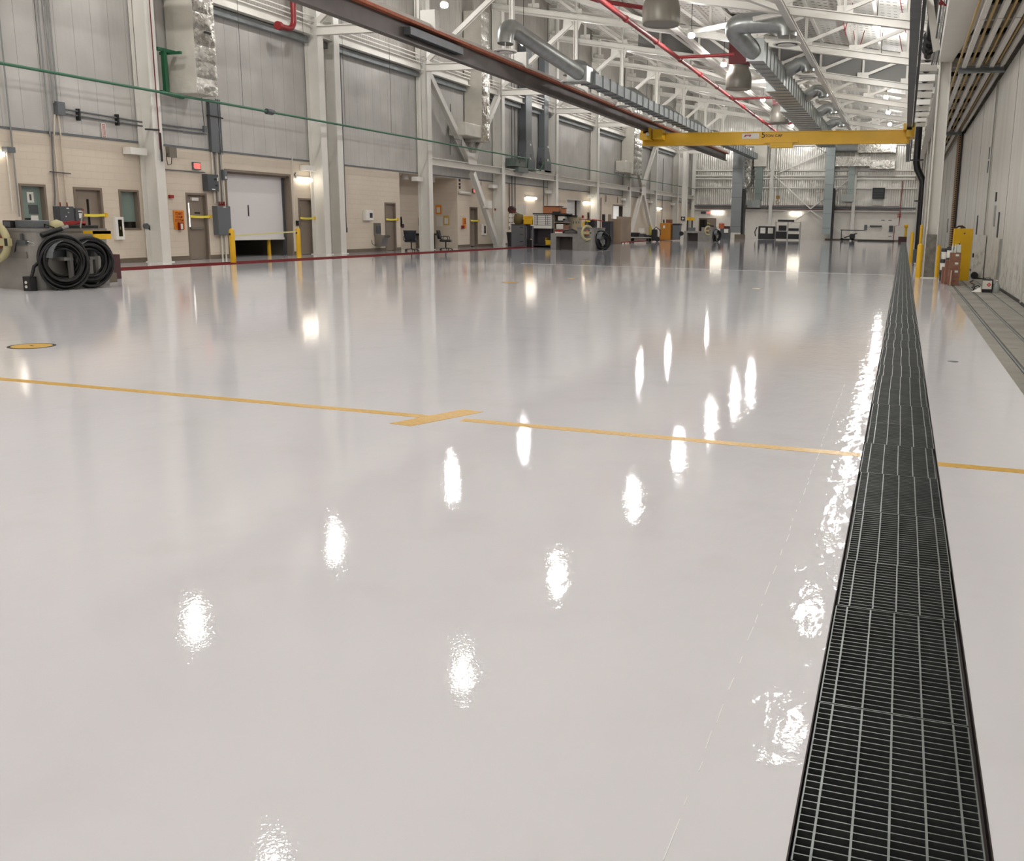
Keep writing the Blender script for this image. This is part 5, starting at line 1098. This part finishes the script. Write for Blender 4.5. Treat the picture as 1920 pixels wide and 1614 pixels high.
ftube('glowing tube light on the far wall right of the exit sign', -19.9, -18.6, 2.6); ftube('glowing tube light on the far wall above the shelf frame', -11.6, -10.3, 2.58)
t = bpy.data.objects.new('door_10', None); C.objects.link(t); t.location = (-20.3, YF, 0); t['kind'] = 'structure'
MB().box(-21.3, -19.4, YF-.04, YF, 0, 2.05).build('door_frame', TAUPE2, t); MB().box(-21.2, -20.4, YF-.05, YF-.04, 0, 1.9).build('door_leaf', DGLASS, t); MB().box(-20.35, -19.5, YF-.05, YF-.04, 0, 1.95).build('door_leaf', TAUPE, t)
t = thing('panelled_cabinet', 'black cabinet with two white panels, far away under the hook', 'cabinet', (-13, 92, 0)); MB().box(-13.75, -12.1, 92, 92.8, .02, 1.3).build('body', BLACKP, t); MB().box(-13.55, -13.05, 91.98, 92, .6, 1.15).build('panel', PAPER, t); MB().box(-12.8, -12.3, 91.98, 92, .6, 1.15).build('panel', PAPER, t); MB().tube([(-13.9, 92, 1.2), (-14.1, 92, .7), (-14.0, 92, .3)], .05).build('hose', BLACK, t)
t = thing('wire_shelf', 'open metal shelf frame with black boxes at the far end', 'shelf', (-10.7, 91, 0)); q = MB()
for x in (-11.9, -10.75, -9.55):
    for y in (90.6, 91.3): q.box(x-.02, x+.02, y-.02, y+.02, 0, 1.75)
for z in (.1, .85, 1.68):
    for y in (90.6, 91.3): q.box(-11.9, -9.55, y-.015, y+.015, z, z+.03)
q.build('shelf_frame', mat('shelf_grey', '#8d8c88', .5), t)
for (a, b, z0, z1) in ((-11.85, -10.85, .12, .82), (-11.6, -10.9, .9, 1.4), (-10.65, -9.7, .9, 1.15), (-10.65, -9.65, .12, .6), (-11.7, -10.2, 1.75, 1.95)): MB().box(a, b, 90.7, 91.2, z0, z1).build('black_box', BLACKP, t)
t = thing('tug_cart', 'low black tow cart with bent handle at the far right', 'cart', (-5, 95, 0)); MB().box(-6.0, -4.6, 94.8, 95.8, .1, .2).build('deck', BLACKP, t); MB().bar((-6, 95, 1.05), (-3.7, 95, 1.05), .08, .08).build('long_bar', BLACKP, t); MB().bar((-3.7, 95, 1.0), (-3.55, 95, 1.5), .1, .1).build('upright', EGREY, t); MB().bar((-5.9, 95, .1), (-5.9, 95, 1.05), .08, .08).build('post', BLACKP, t); MB().box(-5.1, -4.6, 94.9, 95.5, .2, .7).build('motor', BLACKP, t, bevel=.1); MB().bar((-5.6, 95, .3), (-4.4, 95, .75), .1, .1).build('arm', BLACKP, t)
for x in (-5.8, -4.8): MB().cyl((x, 94.8, .14), (x, 94.9, .14), .14).build('wheel', BLACKP, t)
one('long_bar', MB().box(-4.3, -.8, 94.9, 95.0, .01, .12), BLACKP, 'long black bar lying on the floor before the far wall', 'bar')
t = thing('wall_hanger', 'dark hanging rack bar on the far wall right of the tow cart', 'rack', (-2.8, YF, 1.4)); MB().box(-3.35, -2.15, YF-.25, YF, 1.42, 1.55).build('rail', EGREY2, t); MB().box(-3.9, -3.6, YF-.2, YF, 1.1, 1.6).build('box', EGREY, t)
t = thing('wall_panel', 'grey switch panel on the far wall near the right end', 'electrical box', (-1.25, YF, 1.0)); MB().box(-1.45, -1.05, YF-.15, YF, .95, 1.55).build('body', EGREY2, t)
for i, (x, z) in enumerate(((-2.1, 2.05), (-1.4, 2.05), (-1.3, .45))): one('wall_plate', MB().box(x-.16, x+.16, YF-.02, YF, z, z+.07), EGREY, 'tiny grey plate on the far cream wall, %s' % ('upper left', 'upper right', 'lowest')[i], 'plate')
t = thing('exit_sign', 'small pale red sign on the far wall at the far right', 'exit sign', (-.6, YF, 2.4)); MB().box(-.75, -.35, YF-.06, YF, 2.4, 2.72).build('housing', mat('sign_pink', '#c9766e', .5), t); text('lettering', 'EXIT', .2, PAPER, t, (.05, -.07, .16), RFRONT)
one('small_crate', MB().box(-16.2, -15.2, 92.5, 93, .0, .45), BASEB, 'brown base box under the left tall duct', 'box'); one('orange_box', MB().box(-17.35, -16.85, 90, 90.3, 1.0, 1.5), mat('box_orange', '#b05a2c', .5), 'small orange box over the far black equipment', 'box')
t = thing('far_equipment', 'dark equipment cabinet right of the far console coil', 'cabinet', (-16.6, 90, 0)); MB().box(-17.2, -16.3, 90, 90.8, 0, 1.0).build('body', EGREY2, t); MB().box(-16.8, -16.4, 89.95, 90, .6, .98).build('white_patch', PAPER, t); MB().box(-16.8, -16.3, 90, 90.5, 1.0, 1.25).build('top_box', mat('crate_maroon', '#4a2b2b', .7), t)

# ================================================================== RIGHT SIDE
column(.62, .95, 28.45, 6.0, 'white steel column between the two yellow bollards on the right', 'columns by the hangar doors')
one('column_stain', MB().box(.64, .93, 28.26, 28.28, 0, 1.25), mat('stain_panel', '#6f6c64', .7, noise=.4, nscale=6), 'stained grey cover plate at the foot of the right column', 'plate')
for i, y in enumerate((45.4, 53.9, 62.4, 70.9, 79.4, 87.9)): column(.9, 1.2, y, 8.2, 'white column in the row beyond the right bollards, %s' % ORD[i], 'columns by the hangar doors')
q = MB(); vs = [(.55, 20.8, 6.0), (1.39, 21.0, 6.0), (.95, 28.6, 6.0), (.62, 28.6, 6.0)]; q.extr(vs, (0, 0, .5)); q.extr([(.2, 14, 6.0), (1.9, 14, 6.0), (1.39, 21, 6.0), (.55, 20.8, 6.0)], (0, 0, .5)); one('header_beam', q, WHITE, 'wide white beam overhead running from the right column towards the camera', 'beam')
one('header_beam', MB().hbeam((.85, 28.7, 6.2), (.85, 98, 6.2), .26, .4), WHITE, 'white beam overhead beyond the right column', 'beam')
for k in range(18):
    y = 41.6+k*2.95
    t = thing('rail_outrigger', 'white bracket between right crane rail and columns, %s in the ladder-like row' % (ORD[k] if k < 15 else ['third to last', 'second to last', 'last'][k-15]), 'bracket', (.5, y, 8.2), 0, 'ladder-like brackets beside the right rail')
    q = MB(); q.box(.08, .9, y, y+.14, 8.25, 8.55); q.box(.08, .9, y+.55, y+.69, 8.25, 8.55); q.build('channel_pair', WHITE2, t); MB().cyl((.45, y+.14, 8.4), (.45, y+.55, 8.4), .17).build('pipe_piece', BLACKP, t)
t = thing('drain_pipe', 'black drain pipe with offset bend on the right', 'pipe', (.8, 58, 0))
MB().tube([(.86, 57, 0), (.86, 57, 3.9), (.82, 57, 4.15), (.5, 57, 4.75), (.42, 57, 5.1), (.42, 57, 7.1)], .19, 16).build('pipe', BLACK, t)
for z in (2.9, 5.2): MB().box(.86-.4 if z < 4 else .05, .86+.4 if z < 4 else .8, 56.75, 56.85, z, z+.08).build('clamp', BLACKP, t)
t = thing('drain_pipe', 'black pipe section with bolted flanges overhead between rail and beam', 'pipe', (.42, 37, 8.3)); MB().tube([(.46, 30, 9.6), (.44, 34, 8.9), (.42, 37, 8.5), (.42, 42, 8.4)], .15, 14).build('pipe', BLACK, t)
for y in (38., 39.3, 40.4): MB().cyl((.42, y, 8.47), (.42, y+.1, 8.47), .25).build('flange', BLACKP, t)
MB().bar((.4, 38.6, 8.3), (1.0, 38.6, 8.2), .06, .06).build('bracket', BLACKP, t)
for i, (x, m_) in enumerate(((.5, EGREY), (.57, CHROME), (.64, EGREY), (.72, CHROME))): one('sprinkler_riser', MB().tube([(x-.02, 26.4, 8.6), (x, 26.4, 7.0), (x+.02, 33, 6.9), (x, 34, 6.85)], .025), m_, 'slim metal pipe beside the white overhead beam, %s of four' % ORD[i], 'pipe', 'slim pipes beside the header beam')
t = thing('red_valve', 'small red valve and pipe overhead left of the white beam', 'valve', (.5, 26, 7)); q = MB(); q.tube([(.47, 26.2, 8.4), (.47, 26.2, 7.2), (.6, 26.2, 7.05), (.7, 26.2, 7.05)], .028); q.cyl((.5, 26.15, 7.1), (.5, 26.2, 7.1), .06); q.build('valve_body', mat('pipe_red_bright', '#7c1417', .45), t)
one('roof_knee', MB().hbeam((-.1, 30, 9.6), (.55, 30, 6.6), .2, .2, .03, .03, up=(0, 1, 0)), WHITE, 'white diagonal knee member left of the wide overhead beam', 'brace')
# door tracks
for i, x in enumerate((1.24, 1.585, 1.93, 2.2)):
    t = thing('door_track', 'white overhead door track, %s from the left' % ORD[i], 'door track', (x, 15, 5.7), 0, 'overhead hangar door tracks')
    y = 14
    while y < 98:
        MB().box(x-.055, x+(.055 if i < 3 else .03), y, min(y+7.3, 98), 5.7, 5.82).build('track_length', WHITE, t); y += 7.4
for i, x in enumerate((1.1, 1.42, 1.77, 2.08)):
    t = thing('guide_channel', 'dull gold guide channel between the door tracks, %s from the left' % ORD[i], 'guide channel', (x, 15, 5.9), 0, 'gold guide channels')
    q = MB(); q.box(x-.02, x+.02, 14, 98, 5.78, 5.86); q.build('channel', GOLD, t)
for k in range(50):
    y = 15.2+k*1.62
    one('soffit_bar', MB().box(.97, 2.25, y, y+.16, 6.08, 6.2), WHITE if k % 2 else BLACKP, ('white' if k % 2 else 'dark')+' cross bar above the door tracks', 'bar', 'cross bars above the door tracks')
for i, y in enumerate((27.6, 45.4, 64.)): one('track_hanger', MB().hbeam((1.1, y, 5.66), (2.27, y, 5.66), .22, .16), GALVD, 'grey channel crossing under the door tracks, %s from the camera' % ORD[i], 'channel')
# hangar doors: leaves
def leaf(label, y0, y1, x0=XR, top=5.6, n=0):
    t = thing('hangar_door', label, 'door', (x0+.1, (y0+y1)/2, 0), 0, 'sliding hangar door leaves')
    MB().box(x0, x0+.22, y0, y1, .04, top).build('leaf_panel', M_DOOR, t)
    y = y0+4.7
    while y < y1-1: MB().box(x0-.006, x0, y, y+.016, .04, top).build('panel_seam', mat('seam_grey', '#77746c', .6), t); y += 5.1
    q = MB(); q.box(x0-.03, x0, y0, y0+.09, .04, top); q.box(x0-.03, x0, y1-.09, y1, .04, top); q.build('edge_stile', mat('stile_grey', '#bdbab0', .5), t)
    MB().box(x0-.02, x0, y0, y1, .0, .06).build('bottom_seal', BLACK, t)
    return t
L = [leaf('grey hangar door leaf at the right edge of the photo', -15, 19.35), leaf('grey hangar door leaf behind the white jug', 19.45, 29.3, XR+.02), leaf('grey hangar door leaf behind the yellow board', 29.6, 45.2, XR+.02),
     leaf('grey hangar door leaf past the striped seal', 47.2, 64.0, XR-.15), leaf('far hangar door leaf', 64.6, 81, XR-.05), leaf('farthest hangar door leaf', 81.3, 98, XR-.1)]
def pull(t, y, z0, z1, x): MB().box(x-.035, x-.004, y, y+.09, z0, z1).build('recess_handle', EGREY2, t)
pull(L[1], 25.45, 1.22, 1.86, XR+.02); pull(L[2], 32.6, 1.24, 1.86, XR+.02); pull(L[3], 50, 1.2, 1.9, XR-.15)
MB().box(XR-.01, XR+.02, 26.75, 26.95, 2.16, 2.4).build('spy_window', DGLASS, L[1]); MB().box(XR-.01, XR+.02, 26.6, 26.85, 1.5, 2.05).build('notice_plate', GALV, L[1]); MB().box(XR-.02, XR+.02, 24.3, 24.55, .0, 1.2).build('kick_guard', GALV, L[1])
for z in (3.5, 3.1): MB().box(XR-.0, XR+.02, 30.4, 30.5, z, z+.35).build('vent_slot', EGREY2, L[2])
t = thing('roller_housing', 'dented grey roller housing at the foot of the door joint', 'housing', (2.2, 29.4, 0)); q = MB(); q.extr([(2.0, 29.0, .02), (XR, 28.6, .02), (XR, 28.6, 1.25), (2.1, 29.0, 1.25)], (0, .5, 0)); q.build('housing', M_DOOR, t); MB().box(1.98, 2.02, 29.0, 29.1, .6, .72).build('latch', BLACKP, t)
MB().cyl((2.05, 28.6, .1), (2.05, 28.8, .1), .1).build('roller', BLACKP, t)
one('door_gap_seal', MB().box(XR+.0, XR+.2, 29.31, 29.59, 0.02, 5.6), BLACK, 'narrow black gap between the first door leaves', 'seal')
one('door_gap_seal', MB().box(XR-.1, XR+.15, 45.22, 46.2, 0.02, 5.7), BLACK, 'wide black rubber seal between door leaves behind the boxes', 'seal')
one('striped_seal', MB().box(XR-.16, XR-.1, 45.5, 47.15, 0.02, 5.65), M_STR, 'tall black and orange striped door seal behind the cardboard boxes', 'seal')
one('brown_jamb', MB().box(1.1, 1.22, 49, 49.3, 1.3, 5.6), mat('jamb_brown', '#4d3a28', .6), 'thin dark brown strip right of the black drain pipe', 'jamb')
# bollards
def bol(label, x, y, h, r=.085):
    t = thing('bollard', label, 'bollard', (x, y, 0), 0, 'yellow bollards by the hangar doors'); MB().lathe((x, y, 0), [(r, 0), (r, h-.05), (r*.8, h-.01), (r*.4, h+.01), (.001, h+.015)], 18).build('post', YEL, t)
bol('yellow bollard right beside the trench, left of the white column', .5, 28.3, .97); bol('yellow bollard in front of the stack of boxes, right of the white column', .98, 28.35, .95)
bol('far yellow bollard beyond the left one near the trench', .36, 40.5, 1.25, .07); bol('thin yellow post above the left bollard', .78, 45., 1.55, .07)
one('pedestal', MB().box(.4, .58, 36.6, 36.9, 0, .62), EGREY2, 'small dark grey pedestal behind the left bollard', 'pedestal')
one('bucket', MB().lathe((.55, 33.0, 0), [(.12, 0), (.14, .22), (.15, .22), (.15, .25), (.001, .25)], 14), PAPER, 'low pale bucket between the trench and left bollard', 'bucket')
# fire valve at far end
t = thing('fire_valve', 'yellow valve wheel over a dark red box at the far end of the trench', 'valve', (.1, 95.6, 0)); MB().tube([(.2, 95.6, .3), (.2, 95.6, 1.6)], .12).build('post', YEL, t); MB().cyl((.0, 95.4, 1.55), (.4, 95.4, 1.55), .16).build('handwheel', YEL, t); MB().box(-.45, .35, 95.3, 95.9, 0, .5).build('red_box', mat('crate_maroon', '#4a2b2b', .7), t)
# stack of cartons with bottles
proto_c = None
for k in range(4):
    z = k*.206
    t = thing('cardboard_box', ['bottom cardboard box in the stack by the yellow board', 'second cardboard box up in the stack by the yellow board', 'third cardboard box up in the stack by the yellow board', 'top cardboard box in the stack, carrying the bottles'][k], 'box', (1.31, 25.2, z), random.uniform(-.03, .03), 'stacked cardboard boxes')
    MB().box(-.13, .13, -.18, .18, 0, .203).build('carton', CARD, t, False, bevel=.003)
    MB().box(-.13, .13, -.02, .02, .2035, .2045).build('tape_strip', CARDO, t, False)
    if k: MB().box(-.0, .08, -.183, -.18, .12, .17).build('label', PAPER, t, False)
    else: MB().box(-.02, .05, -.183, -.18, .1, .12).build('print', SIGNR, t, False)
for k, (x, y, h) in enumerate(((1.1, 25.9, .42), (1.16, 25.55, .62))):
    t = thing('cardboard_box', ('low brown carton leaning behind the stack', 'narrow brown carton left of the stack')[k], 'box', (x, y, 0)); MB().box(x-.06, x+.06, y-.18, y+.18, 0, h).build('carton', CARD, t)
one('cardboard_tube', MB().cyl((1.23, 24.95, 0), (1.24, 24.98, .38), .018), mat('tube_pale', '#b79a86', .7), 'short pale cardboard tube leaning on the stack of boxes', 'tube')
for k, (x, y, z) in enumerate(((1.12, 26.9, 0), (1.12, 26.9, .3), (1.13, 26.9, .6), (1.26, 26.6, .35), (1.26, 26.6, .65))):
    if k == 3: one('pail', MB().lathe((1.26, 26.6, 0), [(.1, 0), (.11, .33), (.001, .33)], 16), PAPER, 'white pail on the floor behind the boxes', 'pail', 'pails behind the boxes')
    t = thing('pail', ['lowest black and white pail behind the left box', 'middle black and white pail behind the left box', 'top black and white pail behind the left box', 'lower dark-lidded pail right behind the stack', 'upper dark-lidded pail right behind the stack'][k], 'pail', (x, y, z), 0, 'pails behind the boxes')
    MB().lathe((x, y, z), [(.085, .0), (.1, .2), (.001, .2)], 16).build('pail_body', PAPER if k != 0 else BLACKP, t); MB().lathe((x, y, z+.2), [(.108, 0), (.108, .09), (.001, .09)], 16).build('lid', BLACKP, t)
for k, (x, r, h, mm) in enumerate(((1.225, .025, .23, PLASTW), (1.295, .03, .22, PLASTW))):
    t = thing('bottle', ('slim white bottle on the box stack, left one', 'white spray bottle on the box stack, middle one')[k], 'bottle', (x, 25.1, .826)); MB().lathe((x, 25.1, .826), [(r, 0), (r, h*.65), (r*.4, h*.85), (r*.4, h), (.001, h)], 14).build('bottle_body', mm, t)
t = thing('bottle', 'square white jug with black cap on the box stack', 'bottle', (1.38, 25.1, .826)); MB().box(1.335, 1.425, 25.03, 25.17, .826, 1.03).build('jug_body', PLASTW, t, bevel=.015); MB().cyl((1.38, 25.1, 1.03), (1.38, 25.1, 1.06), .02).build('cap', BLACKP, t)
t = thing('door_board', 'tall yellow board standing on the concrete behind the boxes', 'board', (1.58, 27.5, 0)); MB().extr([(1.33, 27.4, 0), (1.83, 27.6, 0), (1.85, 27.62, 1.43), (1.35, 27.42, 1.43)], (-.02, .05, 0)).build('board', YEL, t); MB().cyl((1.62, 27.48, 1.3), (1.62, 27.5, 1.3), .025).build('hole', BASEB, t)
one('wire_heap', MB().tube([(1.38, 27.5, 1.44), (1.45, 27.5, 1.49), (1.55, 27.55, 1.5), (1.62, 27.52, 1.46), (1.5, 27.5, 1.45)], .022), mat('wire_brown', '#3a1f18', .7), 'dark brown cord bundle on top of the yellow board', 'cord')
# can, jug, cloth, cable
t = thing('solvent_can', 'white and black can with red hazard diamond on the concrete', 'can', (1.93, 22.75, 0), .0); MB().box(1.815, 2.045, 22.68, 22.8, .001, .30).build('can_body', BLACKP, t, bevel=.006); MB().box(1.815, 2.015, 22.672, 22.68, .075, .27).build('label', PAPER, t)
q = MB(); q.extr([(1.955, 22.669, .125), (2.005, 22.669, .175), (1.955, 22.669, .225), (1.905, 22.669, .175)], (0, .003, 0)); q.build('hazard_diamond', mat('diamond_red', '#c8302a', .5), t); q = MB(); q.box(1.943, 1.967, 22.666, 22.669, .16, .19); q.build('flame_mark', PAPER, t); MB().tube([(1.87, 22.74, .3), (1.88, 22.74, .325), (1.98, 22.74, .325), (1.99, 22.74, .3)], .008).build('handle', BLACKP, t)
t = thing('clear_jug', 'clear plastic jug beside the hazard can', 'jug', (2.12, 22.7, 0)); MB().lathe((2.12, 22.7, 0), [(.065, 0), (.07, .02), (.07, .16), (.04, .22), (.022, .24), (.022, .27), (.001, .27)], 16).build('jug_body', CLEARP, t); MB().cyl((2.12, 22.7, .265), (2.12, 22.7, .29), .026).build('cap', PAPER, t)
q = MB(); q.add([(1.58, 22.6, .004), (1.8, 22.55, .004), (1.82, 22.85, .004), (1.62, 22.9, .004), (1.76, 22.7, .11), (1.8, 22.78, .13), (1.7, 22.72, .05)], [(0, 1, 4, 6), (1, 2, 5, 4), (2, 3, 6, 5), (3, 0, 6), (4, 5, 6), (3, 2, 1, 0)])
one('cleaning_cloth', q, PAPER, 'white crumpled cloth leaning against the hazard can', 'cloth')
one('cable', MB().tube([(1.66, 23.1, .02), (1.68, 23.0, .1), (1.74, 22.95, .14), (1.79, 23.0, .1), (1.78, 23.4, .015), (1.7, 24.2, .015), (1.85, 25.4, .015), (1.8, 26.6, .015), (1.95, 27.6, .015)], .014), BLACK, 'black cable looping behind the white cloth towards the yellow board', 'cable')
